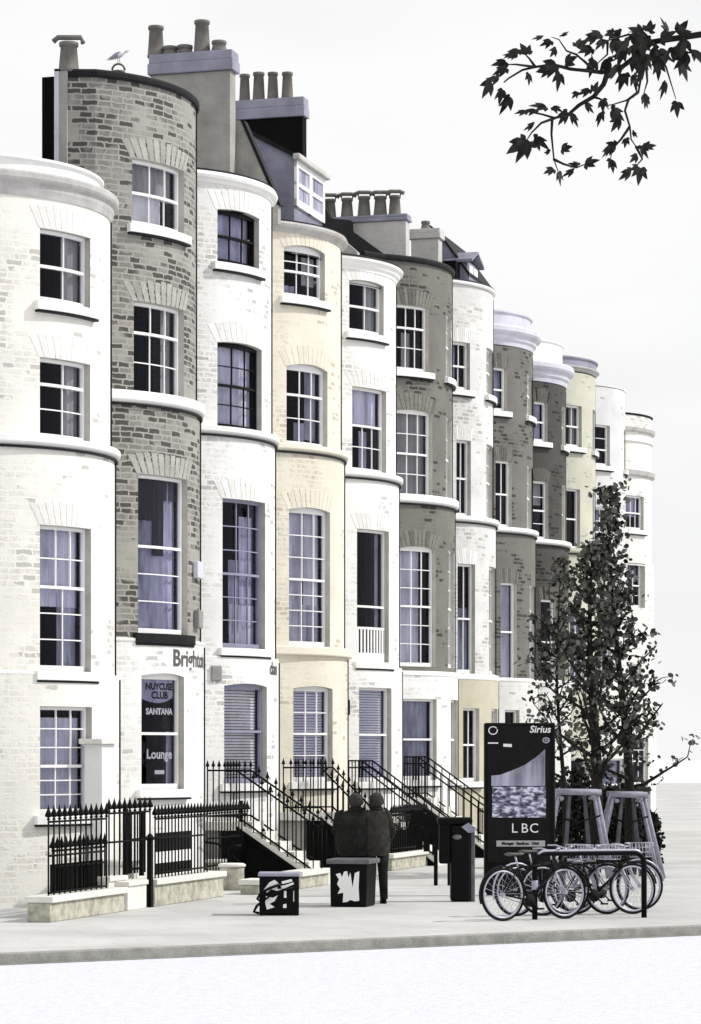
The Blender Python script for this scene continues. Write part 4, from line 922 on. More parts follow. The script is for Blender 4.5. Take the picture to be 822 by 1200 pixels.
m.tube([fz(330, 1036) + Vector((0, -.02, 0)), fz(318, 1040) + Vector((0, -.05, 0)), fz(306, 1046) + Vector((0, -.07, 0)), fz(302, 1053) + Vector((0, -.06, 0)), fz(306, 1057) + Vector((0, -.04, 0)), fz(301, 1062) + Vector((0, -.06, 0)), fz(298, 1068) + Vector((0, -.06, 0)), fz(304, 1070) + Vector((0, -.05, 0))], .022, 6)
m.tube([fz(345, 1040) + Vector((0, -.02, 0)), fz(332, 1043) + Vector((0, -.04, 0)), fz(318, 1049) + Vector((0, -.05, 0)), fz(308, 1056) + Vector((0, -.05, 0))], .016, 6)
m.build('cable', M['black'], cab)
# black bin with jagged white mark
g1 = ground(409, 1063); s1 = g1.y / F
T = Matrix.Translation(g1) @ Matrix.Rotation(R_(-14), 4, 'Z')
bn = thing('waste_bin', g1, 'black square bin with a jagged white mark and worn grey rim', 'bin')
m = MB(); m.hexa([T @ Vector(v) for v in ((-.29, 0, 0), (.27, 0, 0), (.27, .6, 0), (-.29, .6, 0), (-.30, -.01, .66), (.29, -.01, .66), (.29, .62, .66), (-.30, .62, .66))]); m.build('body', M['black'], bn, bevel=.02)
m = MB(); m.box(-.345, .335, -.05, .66, .655, .73, T=T); m.build('rim', M['greymetal'], bn, bevel=.02)
m = MB(); wq = [(-.20, .50), (-.13, .52), (-.10, .46), (-.07, .54), (-.02, .55), (.0, .45), (.03, .53), (.065, .30), (.10, .52), (.17, .55), (.16, .30), (.17, .10), (.10, .09), (.03, .11), (-.02, .08), (-.09, .07), (-.08, .22), (-.17, .20), (-.13, .28), (-.18, .35), (-.15, .42)]
m.face([T @ Vector((x, -.022, z)) for x, z in wq]); m.build('painted_mark', M['whitepaint'], bn, fix=False)
# tall litter bin
g2 = ground(541, 1057); s2 = g2.y / F
lb_ = thing('litter_bin', g2, 'tall black litter bin with a lilac plate, left of the kiosk', 'litter bin')
m = MB(); m.box(g2.x - 12.5 * s2, g2.x + 11 * s2, g2.y, g2.y + .40, 0, 1.22); m.build('body', M['black'], lb_, bevel=.04)
m = MB(); m.box(g2.x - 26 * s2, g2.x - 12.6 * s2, g2.y + .02, g2.y + .34, .60, 1.28); m.build('side_shading', M['black'], lb_, bevel=.03)  # black box put in for the shading on the bin's left side
m = MB(); m.box(g2.x - 28 * s2, g2.x + 13 * s2, g2.y - .03, g2.y + .44, 1.225, 1.33); m.build('hood', M['black'], lb_, bevel=.03)
m = MB(); m.box(g2.x + 11.2 * s2, g2.x + 16 * s2, g2.y + .05, g2.y + .38, 0, 1.12); m.build('side_panel', M['greymetal'], lb_, bevel=.01)
zz = lambda py: CH + (HZ - py) * s2; xx = lambda px: (px - XC) * s2
m = MB(); f_ = [(541, 969), (549, 964), (558, 970), (556, 975), (549, 976)]
A1 = [Vector((xx(a), g2.y - .045, zz(b))) for a, b in f_]; B1 = [v + Vector((0, .03, 0)) for v in A1]; m.face(A1); m.face(B1[::-1])
for k in range(5): m.face([A1[k], A1[(k + 1) % 5], B1[(k + 1) % 5], B1[k]])
m.build('plate', M['lilacmetal'], lb_)
m = MB(); m.lathe([(.001, 0), (.075, 0), (.07, .01), (.001, .012)], (0, 0, 0), 16, sy=.55, T=Matrix.Translation((xx(536), g2.y - .003, zz(981))) @ Matrix.Rotation(R_(90), 4, 'X')); m.build('slot', M['greymetal'], lb_)
# advertising kiosk
Yk = 46.3; sk = Yk / F; kx = lambda px: (px - XC) * sk; kz = lambda py: CH + (HZ - py) * sk
kg = Vector((kx(609), Yk, 0)); ki = thing('advertising_kiosk', kg, 'tall black advertising kiosk reading LBC over a lilac picture', 'kiosk')
m = MB(); m.box(kx(568), kx(651), Yk, Yk + .30, .05, kz(847)); m.build('housing', M['black'], ki, bevel=.03)
m = MB(); m.box(kx(571), kx(648), Yk - .01, Yk + .31, 0, .25); m.build('plinth', M['charcoal'], ki, bevel=.01)
yy = Yk - .004; K = lambda px, py, d=0: Vector((kx(px), yy - d, kz(py)))
m = MB(); m.face([K(572, 851), K(644, 851), K(644, 1010), K(572, 1010)]); scr = m.build('screen', M['charcoal'], ki, fix=False)
def pic():
    mm, nt, b = newmat('poster picture'); L = nt.links; tc = nd(nt, 'ShaderNodeTexCoord')
    mp = nd(nt, 'ShaderNodeMapping'); mp.inputs['Rotation'].default_value = (0, .5, 0); mp.inputs['Scale'].default_value = (1.2, 1, 2.2); L.new(tc.outputs['Object'], mp.inputs[0])
    n = nd(nt, 'ShaderNodeTexNoise', Scale=6.5, Detail=4.0, Roughness=.55, Distortion=.3); L.new(mp.outputs[0], n.inputs['Vector'])
    r = ramp(nt, .40, (.02, .02, .03), .60, (.72, .72, .85)); e = r.color_ramp.elements.new(.5); e.color = (.20, .20, .32, 1)
    L.new(n.outputs[0], r.inputs[0]); L.new(r.outputs[0], b.inputs['Base Color']); b.inputs['Roughness'].default_value = .4; return mm
m = MB(); m.face([K(576, 909, .006), K(586, 908, .006), K(600, 903, .006), K(616, 896, .006), K(630, 886, .006), K(639, 878, .006), K(639, 921, .006), K(576, 921, .006)]); m.build('poster_shape', M['lilac'], scr, fix=False)
m = MB(); m.face([K(577, 922, .006), K(640, 922, .006), K(640, 958, .006), K(577, 958, .006)]); m.build('poster_picture', pic(), scr, fix=False)
m = MB(); m.face([K(582, 985, .006), K(639, 985, .006), K(639, 992, .006), K(582, 992, .006)]); m.build('caption_strip', mat_plain('caption strip', (.42, .42, .44), .6), scr, fix=False)
kt = lambda cx, cy, d=.010: (lambda x, y: Vector((kx(cx) + x, yy - d, kz(cy) + y)))
m = MB(); add_text(m, 'L', .22, kt(603, 971)); add_text(m, 'B', .22, kt(615, 971)); add_text(m, 'C', .22, kt(626, 971)); add_text(m, 'Sirius', .16, kt(633, 855), bold=.003, shear=.2)
for k in range(24):
    t0 = 2 * math.pi * k / 24 + .3; t1 = t0 + 2 * math.pi / 24 * 1.02
    if k in (0,): continue
    c0 = K(578, 856, .01); ro, ri = 5.6 * sk, 4.4 * sk
    m.face([c0 + Vector((r * math.cos(t), 0, r * math.sin(t) * .9)) for r, t in ((ri, t0), (ro, t0), (ro, t1), (ri, t1))])
m.face([K(572, 870, .01), K(584, 870, .01), K(584, 871.5, .01), K(572, 871.5, .01)]); m.face([K(590, 871.5, .01), K(600, 872, .01), K(600, 875.5, .01), K(590, 875, .01)]); m.build('lettering', M['whitepaint'], scr, fix=False)
m = MB(); add_text(m, 'Monger  Stadium  1066', .065, kt(610, 988.5), bold=.003); m.build('lettering', M['black'], scr, fix=False)
m = MB()
for k in range(20):
    t0 = 2 * math.pi * k / 20; t1 = t0 + 2 * math.pi / 20; c0 = K(640, 867.5, .01)
    m.face([c0 + Vector((r * math.cos(t), 0, r * math.sin(t) * .8)) for r, t in ((2.6 * sk, t0), (4.4 * sk, t0), (4.4 * sk, t1), (2.6 * sk, t1))])
m.face([K(638.6, 866.6, .01), K(641.4, 866.6, .01), K(641.4, 868.4, .01), K(638.6, 868.4, .01)]); m.build('emblem', M['lilac'], scr, fix=False)

# ------------------------------------------------------------------ timber tree guards
def guard(px0, px1, py, Y, label, spread):
    s = Y / F; zb = CH + (HZ - py) * s; x0, x1 = (px0 - XC) * s, (px1 - XC) * s; cx = (x0 + x1) / 2; dp = .8
    root = thing('tree_guard', Vector((cx, Y, 0)), label, 'tree guard', 'timber frames round the street trees')
    for yy_ in (Y, Y + dp):
        m = MB(); m.tube([(x0, yy_, zb), (x1, yy_, zb - .01)], .055, 8); m.build('crossbar', M['timber'], root)
    for xx_ in (x0 + .12, x1 - .12):
        m = MB(); m.tube([(xx_, Y - .05, zb - .12), (xx_, Y + dp + .05, zb - .12)], .04, 8); m.build('crossbar', M['timber'], root)
    for sx, sy in ((-1, 0), (1, 0), (-1, 1), (1, 1), (-.45, 0), (.5, 1)):
        xt = cx + sx * (x1 - x0) * .40; m = MB()
        m.tube([(xt, Y + .03 + sy * (dp - .06), zb + .02), (xt + sx * spread, Y - .1 + sy * (dp + .2), 0)], [.034, .046], 8); m.build('post', M['timber' if abs(sx) == 1 else 'timberdark'], root)
    m = MB(); m.tube([(x0 - .02, Y - .02, zb * .72), (cx, Y - .06, zb * .66), (x1 + .02, Y - .02, zb * .74)], .018, 5); m.build('strap', M['black'], root)
guard(651, 705, 928, 52, 'timber tree guard nearer the kiosk with a long level crossbar', .30)
guard(716, 759, 931, 53, 'timber tree guard at the right with widely splayed posts', .36)

# ------------------------------------------------------------------ bicycle rack and bicycles
ra = Vector(((627 - XC) * 39.6 / F, 39.6, 0)); rb = Vector(((755 - XC) * 40.1 / F, 40.1, 0))
m = MB(); zt_ = .93
def arcpts(a, b, zt, r=.16, n=6):
    d = (b - a).normalized(); pts = [a.copy()]
    for k in range(n + 1):
        t = math.pi / 2 * k / n; pts.append(a + d * (r - r * math.cos(t)) + Vector((0, 0, zt - r + r * math.sin(t))))
    for k in range(n + 1):
        t = math.pi / 2 * k / n; pts.append(b - d * (r - r * math.sin(t)) + Vector((0, 0, zt - r + r * math.cos(t))))
    pts.append(b.copy()); return pts
pr2 = arcpts(ra, rb, zt_)
m.tube(pr2, .04, 10); rk = m.build('bicycle_rack', M['iron'], None, origin=ra); tag(rk, 'long black hoop bicycle rack by the kerb', 'bicycle rack')
m = MB(); m.tube([p + Vector((0, -.012, .032)) for p in pr2[4:-4]], .022, 8); m.build('top_strip', M['rim'], rk)
m = MB(); m.lathe([(.044, .42), (.046, .43), (.046, .54), (.044, .55)], ra, 12); m.build('reflective_band', M['rim'], rk)

def ring(m, c, ax, r, t, n=36, k=6):
    c = Vector(c); m.tube([c + Vector((r * math.cos(2 * math.pi * j / n), 0, r * math.sin(2 * math.pi * j / n))) for j in range(n)], t, k, closed=True)
def make_bike(basket, label):
    wb = 1.06; wr = .372; root = thing('bicycle', (0, 0, 0), label, 'bicycle', 'bicycles at the rack')
    for x in (0, wb):
        m = MB(); ring(m, (x, 0, wr), 0, wr - .018, .019); wh = m.build('wheel', M['rubber'], root); 
        m = MB(); ring(m, (x, 0, wr), 0, wr - .048, .016); m.build('rim', M['rim'], wh)
        m = MB()
        for k in range(20):
            t = 2 * math.pi * k / 20; m.tube([(x + .02 * math.cos(t + 1.2), .02 * (-1) ** k, wr + .02 * math.sin(t + 1.2)), (x + (wr - .05) * math.cos(t), 0, wr + (wr - .05) * math.sin(t))], .0022, 3, caps=False)
        m.tube([(x, -.05, wr), (x, .05, wr)], .022, 8); m.build('spokes', M['rim'], wh)
    bb = Vector((.43, 0, .28)); st_ = Vector((.27, 0, .74)); ht_ = Vector((.86, 0, .78)); hb = Vector((.89, 0, .66)); rh = Vector((0, 0, wr)); fh = Vector((wb, 0, wr))
    m = MB(); fr = .017
    m.tube([bb, st_], fr, 8); m.tube([st_, ht_], fr * .95, 8); m.tube([bb, hb], fr * 1.15, 8); m.tube([hb - Vector((.01, 0, -.0)), ht_ + Vector((-.01, 0, .06))], fr * 1.2, 8)
    for s in (-1, 1):
        o = Vector((0, s * .045, 0)); m.tube([bb + o * .6, rh + o], .010, 6); m.tube([st_ + o * .3, rh + o], .009, 6)
    m.build('frame', M['black' if basket != 2 else 'greymetal'], root)
    m = MB()
    for s in (-1, 1):
        o = Vector((0, s * .045, 0)); m.tube([hb + o * .8, hb + Vector((.05, 0, -.12)) + o, fh + o], [.014, .013, .009], 6)
    m.build('fork', M['rim'], root)
    m = MB(); m.tube([st_, st_ + Vector((-.05, 0, .16))], .013, 8); m.build('seat_post', M['rim'], root)
    sp_ = st_ + Vector((-.05, 0, .19)); m = MB()
    i0 = len(m.v); prof = [(-.14, .075, .03), (-.10, .085, .045), (-.02, .05, .035), (.08, .022, .03), (.14, .015, .02)]
    for (x, w_, h_) in prof:
        for k in range(10):
            t = 2 * math.pi * k / 10; m.v.append(sp_ + Vector((x, w_ * math.cos(t), h_ * .6 * math.sin(t))))
    for j in range(4):
        for k in range(10):
            A = i0 + j * 10; m.f.append((A + k, A + (k + 1) % 10, A + 10 + (k + 1) % 10, A + 10 + k)); m.m.append(0); m.uv.append([(0, 0)] * 4); m.sm.append(True)
    m.f.append(tuple(range(i0, i0 + 10))); m.f.append(tuple(range(i0 + 40, i0 + 50))); m.m += [0, 0]; m.uv += [[(0, 0)] * 10] * 2; m.sm += [False] * 2
    m.build('saddle', M['rampdark'], root)
    hc = ht_ + Vector((-.03, 0, .17)); m = MB(); m.tube([ht_ + Vector((-.01, 0, .03)), hc, hc + Vector((.06, 0, .01))], .013, 8)
    m.tube([hc + Vector((-.10, -.29, .05)), hc + Vector((.0, -.22, .05)), hc + Vector((.06, -.08, .01)), hc + Vector((.06, .08, .01)), hc + Vector((.0, .22, .05)), hc + Vector((-.10, .29, .05))], .012, 8); m.build('handlebar', M['rim'], root)
    m = MB(); m.lathe([(.001, -.005), (.09, -.005), (.09, .005), (.001, .005)], (0, 0, 0), 20, T=Matrix.Translation(bb + Vector((0, -.05, 0))) @ Matrix.Rotation(R_(90), 4, 'X'))
    m.tube([bb + Vector((0, -.07, 0)), bb + Vector((.12, -.075, -.12))], .012, 6); m.tube([bb + Vector((0, .07, 0)), bb + Vector((-.12, .075, .12))], .012, 6); m.tube([bb + Vector((0, -.05, .09)), rh + Vector((0, -.05, .035))], .004, 4); m.tube([bb + Vector((0, -.05, -.09)), rh + Vector((0, -.05, -.035))], .004, 4)
    cr = m.build('crankset', M['charcoal'], root)
    m = MB(); c = bb + Vector((.12, -.12, -.12)); m.box(c.x - .045, c.x + .045, c.y - .04, c.y + .04, c.z - .012, c.z + .012); m.build('pedal', M['rubber'], cr); m = MB(); c = bb + Vector((-.12, .12, .12)); m.box(c.x - .045, c.x + .045, c.y - .04, c.y + .04, c.z - .012, c.z + .012); m.build('pedal', M['rubber'], cr)
    for x, a0, a1 in ((0, 30, 200), (wb, 10, 150)):
        m = MB(); pts = [(x + (wr + .02) * math.cos(R_(a)), 0, wr + (wr + .02) * math.sin(R_(a))) for a in range(a0, a1, 12)]; m.tube(pts, .014, 5); m.build('mudguard', M['charcoal' if basket != 1 else 'rim'], root)
    if basket:
        m = MB(); b0 = ht_ + Vector((.12, 0, .02))
        for z in (0, .07, .14, .21):
            w = .12 + z * .2; m.tube([b0 + Vector((-.02, -w, z)), b0 + Vector((.24, -w, z)), b0 + Vector((.24, w, z)), b0 + Vector((-.02, w, z)), b0 + Vector((-.02, -w, z))], .006, 4)
        for k in range(6):
            y = -.12 + .048 * k; m.tube([b0 + Vector((.24, y, 0)), b0 + Vector((.25, y * 1.35, .21))], .005, 4)
            x = -.02 + .052 * k
            for s in (-1, 1): m.tube([b0 + Vector((x, s * .12, 0)), b0 + Vector((x, s * .16, .21))], .005, 4)
        m.build('basket', M['rim'], root)
    return root
def copy_tree(o, parent=None):
    c = o.copy(); C.objects.link(c)
    if parent: c.parent = parent
    for ch in o.children: copy_tree(ch, c)
    return c
bikes = [  # px of rear wheel, depth, heading (deg), kind, label
  (590, 39.2, 32, 0, 'leftmost bicycle whose pale rimmed wheel stands clear of the rack'),
  (605, 40.4, 30, 1, 'second bicycle from the left with a wire basket, saddle against the kiosk'),
  (636, 40.5, 24, 2, 'grey framed bicycle parked in the middle of the hoop rack'),
  (664, 40.6, 20, 0, 'dark bicycle near the right leg of the rack'),
  (672, 41.6, 16, 1, 'rearmost bicycle behind the right leg of the rack, with a wire basket')]
protos = {}
for (px, Y, hd, kd_, lab) in bikes:
    if kd_ not in protos: o = make_bike(kd_, lab); protos[kd_] = o
    else: o = copy_tree(protos[kd_]); o['label'] = lab
    o.location = ((px - XC) * Y / F, Y, 0); o.rotation_euler = (R_(random.uniform(-4, 4)), 0, R_(hd))

# ------------------------------------------------------------------ people
def skinned(name, V, E, Rr, mat, parent, sub=2):
    bm = bmesh.new(); ly = bm.verts.layers.skin.verify(); vs = []
    for v, r in zip(V, Rr):
        q = bm.verts.new(v); q[ly].radius = r if isinstance(r, tuple) else (r, r); vs.append(q)
    vs[0][ly].use_root = True
    for a, b in E: bm.edges.new((vs[a], vs[b]))
    me = bpy.data.meshes.new(name); bm.to_mesh(me); bm.free(); me.materials.append(mat)
    o = bpy.data.objects.new(name, me); C.objects.link(o); o.parent = parent
    s = o.modifiers.new('skin', 'SKIN'); s.use_smooth_shade = True; b = o.modifiers.new('sub', 'SUBSURF'); b.levels = sub; b.render_levels = sub
    return o
def person(loc, rz, Ht, bulk, label, coatm, arms):
    root = thing('person', loc, label, 'person'); root.rotation_euler = (0, 0, rz); k = Ht / 1.72
    # faces +Y
    V = [(0, 0, .95), (0, .0, 1.15), (0, -.01, 1.38), (0, .0, 1.49), (0, .02, 1.58), (0, .03, 1.66)]; Rr = [(.15 * bulk, .11 * bulk), (.14 * bulk, .11 * bulk), (.17 * bulk, .11 * bulk), (.055, .055), (.078, .092), (.06, .075)]
    E = [(0, 1), (1, 2), (2, 3), (3, 4), (4, 5)]
    for s in (-1, 1):
        i = len(V); V += [(s * .10, 0, .88), (s * .11, .02, .50), (s * .12, -.01, .09), (s * .13, .12, .035)]; Rr += [(.10, .10), (.062, .062), (.04, .045), (.035, .03)]; E += [(0, i), (i, i + 1), (i + 1, i + 2), (i + 2, i + 3)]
        A = arms[0 if s < 0 else 1]; j = len(V); V += [(s * .19 * bulk, -.01, 1.40)] + [(s * a[0], a[1], a[2]) for a in A]; Rr += [(.062, .062), (.047, .047), (.032, .032)]; E += [(2, j), (j, j + 1), (j + 1, j + 2)]
        hx, hy, hz_ = V[j + 2]; p = len(V); d = (Vector(V[j + 2]) - Vector(V[j + 1])).normalized()
        hv = Vector(V[j + 2]) + d * .07; V.append(tuple(hv)); Rr.append((.034, .022)); E.append((j + 2, p))
        sd = d.cross(Vector((0, 0, 1))); sd = sd.normalized() if sd.length > .1 else Vector((0, 1, 0))
        for f, ln in zip((-1.5, -.5, .5, 1.5), (.06, .075, .08, .065)):
            q = len(V); b0 = hv + d * .03 + sd * f * .017; V += [tuple(b0), tuple(b0 + d * ln * .5), tuple(b0 + d * ln + Vector((0, 0, -.012)))]; Rr += [.009, .0085, .007]; E += [(p, q), (q, q + 1), (q + 1, q + 2)]
        q = len(V); tb = hv - d * .02 + sd * .035; V += [tuple(tb), tuple(tb + d * .04 + sd * .015)]; Rr += [.011, .008]; E += [(p, q), (q, q + 1)]
    V = [(x * k, y * k, z * k) for x, y, z in V]
    skinned('body', V, E, Rr, M['skin'], root)
    def loft(name, rings, mat, n=20):
        m = MB(); i0 = 0
        for (cx, cy, cz, rx, ry) in rings:
            for j in range(n):
                t = 2 * math.pi * j / n; wv = 1 + .02 * math.sin(5 * t + cz * 9); m.v.append(Vector(((cx + rx * wv * math.cos(t)) * k, (cy + ry * wv * math.sin(t)) * k, cz * k)))
        for a in range(len(rings) - 1):
            for j in range(n):
                A = a * n; m.f.append((A + j, A + (j + 1) % n, A + n + (j + 1) % n, A + n + j)); m.m.append(0); m.uv.append([(0, 0)] * 4); m.sm.append(True)
        for A in (0, (len(rings) - 1) * n): m.f.append(tuple(A + j for j in range(n))); m.m.append(0); m.uv.append([(0, 0)] * n); m.sm.append(False)
        me = bpy.data.meshes.new(name); me.from_pydata([tuple(v) for v in m.v], [], m.f); me.materials.append(mat)
        for q in me.polygons: q.use_smooth = True
        o = bpy.data.objects.new(name, me); C.objects.link(o); o.parent = root; return o
    loft('coat', [(0, 0, .76, .19 * bulk, .15 * bulk), (0, 0, .80, .235 * bulk, .175 * bulk), (0, 0, .95, .25 * bulk, .18 * bulk), (0, 0, 1.12, .245 * bulk, .175 * bulk), (0, -.01, 1.28, .235 * bulk, .16 * bulk), (0, -.01, 1.40, .205 * bulk, .135 * bulk), (0, -.01, 1.46, .14 * bulk, .10), (0, 0, 1.51, .07, .075), (0, 0, 1.54, .068, .07)], coatm)
    m = MB(); m.tube([(.088 * math.cos(t) * k, .086 * math.sin(t) * k + .0, (1.50 + .012 * math.sin(t)) * k) for t in [2 * math.pi * j / 16 for j in range(16)]], .026, 8, closed=True); q = m.build('collar', M['charcoal'], None, origin=(0, 0, 0)); q.parent = root
    for s in (0, 1):
        A = arms[s]; sg = -1 if s == 0 else 1
        m = MB(); sh_ = Vector((sg * .185 * bulk, -.01, 1.40)) * k; el = Vector((sg * A[0][0], A[0][1], A[0][2])) * k; wr_ = Vector((sg * A[1][0], A[1][1], A[1][2])) * k
        m.tube([sh_ + Vector((-sg * .05, 0, .03)), sh_, sh_.lerp(el, .5), el, el.lerp(wr_, .5), wr_], [.07, .082 * bulk, .078 * bulk, .072 * bulk, .064, .05], 12)
        me_ = m.build('sleeve', coatm, None, origin=(0, 0, 0)); me_.parent = root
        m = MB(); sx = sg * .10 * k
        m.tube([(sx, 0, .90 * k), (sx * 1.1, .02, .5 * k), (sx * 1.2, -.01, .07 * k)], [.115, .078, .062], 12); q = m.build('trousers', M['cloth'], None, origin=(0, 0, 0)); q.parent = root
        m = MB(); m.lathe([(.05, 0), (.055, .03), (.045, .07), (.02, .09)], (sx * 1.25, .06 * k, 0), 12, sx=.9, sy=2.3); q = m.build('shoe', M['black'], None, origin=(0, 0, 0)); q.parent = root
    m = MB(); m.lathe([(.075, -.10), (.10, -.03), (.112, .03), (.10, .085), (.068, .12), (.02, .138)], (0, .005 * k, 1.615 * k), 16, sy=1.1); q = m.build('hair', M['hair'], None, origin=(0, 0, 0)); q.parent = root
    m = MB(); m.tube([(0, .105 * k, 1.64 * k), (0, .135 * k, 1.60 * k), (0, .11 * k, 1.59 * k)], [.008, .016, .01], 6)
    for s in (-1, 1):
        m.tube([(s * .104 * k, .01, 1.575 * k), (s * .120 * k, .0, 1.60 * k), (s * .118 * k, -.005, 1.63 * k), (s * .104 * k, .01, 1.635 * k)], .012, 6)
        m.lathe([(.001, -.011), (.012, 0), (.001, .011)], (s * .035 * k, .112 * k, 1.635 * k), 8)
    m.tube([(-.025 * k, .113 * k, 1.562 * k), (0, .12 * k, 1.56 * k), (.025 * k, .113 * k, 1.562 * k)], .006, 5)
    q = m.build('face', M['skinface'], None, origin=(0, 0, 0)); q.parent = root
    return root
Yp = 43.9
person(((417 - XC) * Yp / F, Yp, 0), R_(-8), 1.69, 1.28, 'broad person in a dark padded coat seen from behind at the black bin', M['cloth'], (((.30, .04, 1.14), (.20, .24, 1.10)), ((.29, .04, 1.13), (.24, .24, 1.08))))
Yp2 = 43.8
person(((441.5 - XC) * Yp2 / F, Yp2 + .05, 0), R_(14), 1.70, .90, 'slimmer person in a dark grey coat, close on the right of the broad one', M['cloth2'], (((.22, .03, 1.13), (.16, .2, 1.02)), ((.25, -.02, 1.13), (.20, .14, .98))))

# ------------------------------------------------------------------ trees
def leaf_quad(m, c, sz, pts=6):
    d = Vector((random.gauss(0, 1), random.gauss(0, 1), random.gauss(0, .8))).normalized(); u = d.orthogonal().normalized(); v = d.cross(u)
    a = random.random() * 6.28; u, v = u * math.cos(a) + v * math.sin(a), v * math.cos(a) - u * math.sin(a)
    ln = sz * random.uniform(.7, 1.25); w = ln * random.uniform(.6, .85); bend = d * ln * .15
    m.face([c, c + u * ln * .35 + v * w * .5, c + u * ln * .8 + v * w * .38 + bend, c + u * ln + bend, c + u * ln * .8 - v * w * .38 + bend, c + u * ln * .35 - v * w * .5])
def street_tree(px, Y, top, base_r, label, wid, nb, lean=0, dens=1.0, z0=1.6, size=.11):
    s = Y / F; x = (px - XC) * s; root = thing('tree', Vector((x, Y, 0)), label, 'tree', 'street trees by the kiosk')
    ztop = CH + (HZ - top) * s; tr = MB(); lf = MB(); path = []
    for k in range(13):
        t = k / 12; path.append(Vector((x + lean * t + .06 * math.sin(t * 7 + px), Y + .05 * math.cos(t * 6 + px), ztop * t)))
    tr.tube(path, [base_r * (1 - t / 12 * .93) for t in range(13)], 8)
    def clump(c, n, r):
        for _ in range(int(n * dens)):
            leaf_quad(lf, c + Vector((random.gauss(0, r), random.gauss(0, r), random.gauss(0, r * .8))), size)
    for b in range(nb):
        t = .2 + .8 * ((b + random.random()) / nb) ** .85; 
        if t * ztop < z0: continue
        i = min(11, int(t * 12)); p = path[i].lerp(path[i + 1], t * 12 - i); az = b * 2.4 + random.uniform(-.4, .4)
        ln = wid * (1 - t) ** .95 * random.uniform(.6, 1.25) + .16; el = random.uniform(.35, 1.0)
        d = Vector((math.cos(az), math.sin(az), 0)); pts = [p]; q = p.copy()
        for j in range(5):
            q = q + (d * math.cos(el) + Vector((0, 0, math.sin(el)))) * ln / 5 + Vector((random.gauss(0, .03), random.gauss(0, .03), random.gauss(0, .02))); el += .05; pts.append(q.copy())
        tr.tube(pts, [base_r * .38 * (1 - t * .6) * (1 - j / 6) + .006 for j in range(6)], 5)
        for j in range(1, 6):
            clump(pts[j], random.choice((0, 0, 2, 5, 8)), .09)
            if random.random() < .7:
                sd = Vector((random.gauss(0, 1), random.gauss(0, 1), random.uniform(0, 1.0))).normalized() * random.uniform(.2, .5) * (1.2 - t); e = pts[j] + sd
                tr.tube([pts[j], pts[j].lerp(e, .5) + Vector((0, 0, .03)), e], [.012, .009, .005], 4); clump(e, random.choice((3, 6, 9)), .085); clump(pts[j].lerp(e, .5), 2, .06)
    tr.build('trunk', M['bark'], root); lf.build('crown', M['leaf'], root, fix=False)
    return root
street_tree(697, 53.5, 640, .15, 'first street tree, thick trunk inside the nearer timber guard', 1.7, 34, lean=-.05, dens=1.6)
street_tree(741, 54.5, 577, .12, 'tallest slender street tree, rising above the bicycles at the right', 1.5, 44, lean=-.45, dens=1.25)
street_tree(660, 55.5, 668, .06, 'thin leafy sapling just right of the kiosk', 1.5, 30, lean=-.1, z0=2.0, dens=.95)
def added_shrub(px, Y, r, hh, label):  # foliage added to darken the area behind the bicycles
    s = Y / F; c = Vector(((px - XC) * s, Y, 0)); root = thing('added_shrub', c, label, 'added_shrub', 'shrubs added as darkness behind the bicycles'); m = MB(); t = MB()
    for k in range(9):
        a = random.random() * 6.28; e = c + Vector((math.cos(a) * r * .8, math.sin(a) * r * .8, hh * random.uniform(.6, 1))); t.tube([c, c.lerp(e, .5) + Vector((0, 0, .1)), e], [.02, .015, .006], 5)
    for k in range(2600):
        a = random.random() * 6.28; q = math.sqrt(random.random()) * r; z = random.uniform(.04, hh * (1 - .25 * (q / r) ** 2)); leaf_quad(m, c + Vector((math.cos(a) * q, math.sin(a) * q, z)), .10)
    t.build('stem', M['bark'], root); m.build('foliage', M['added_shrub'], root, fix=False)
added_shrub(672, 58, .55, 2.1, 'added dark round shrub between the kiosk and the thick tree trunk')
added_shrub(722, 58, .62, 1.75, 'added dark shrub between the two timber tree guards')
added_shrub(752, 60, .42, 1.2, 'added dark shrub at the foot of the far end house')

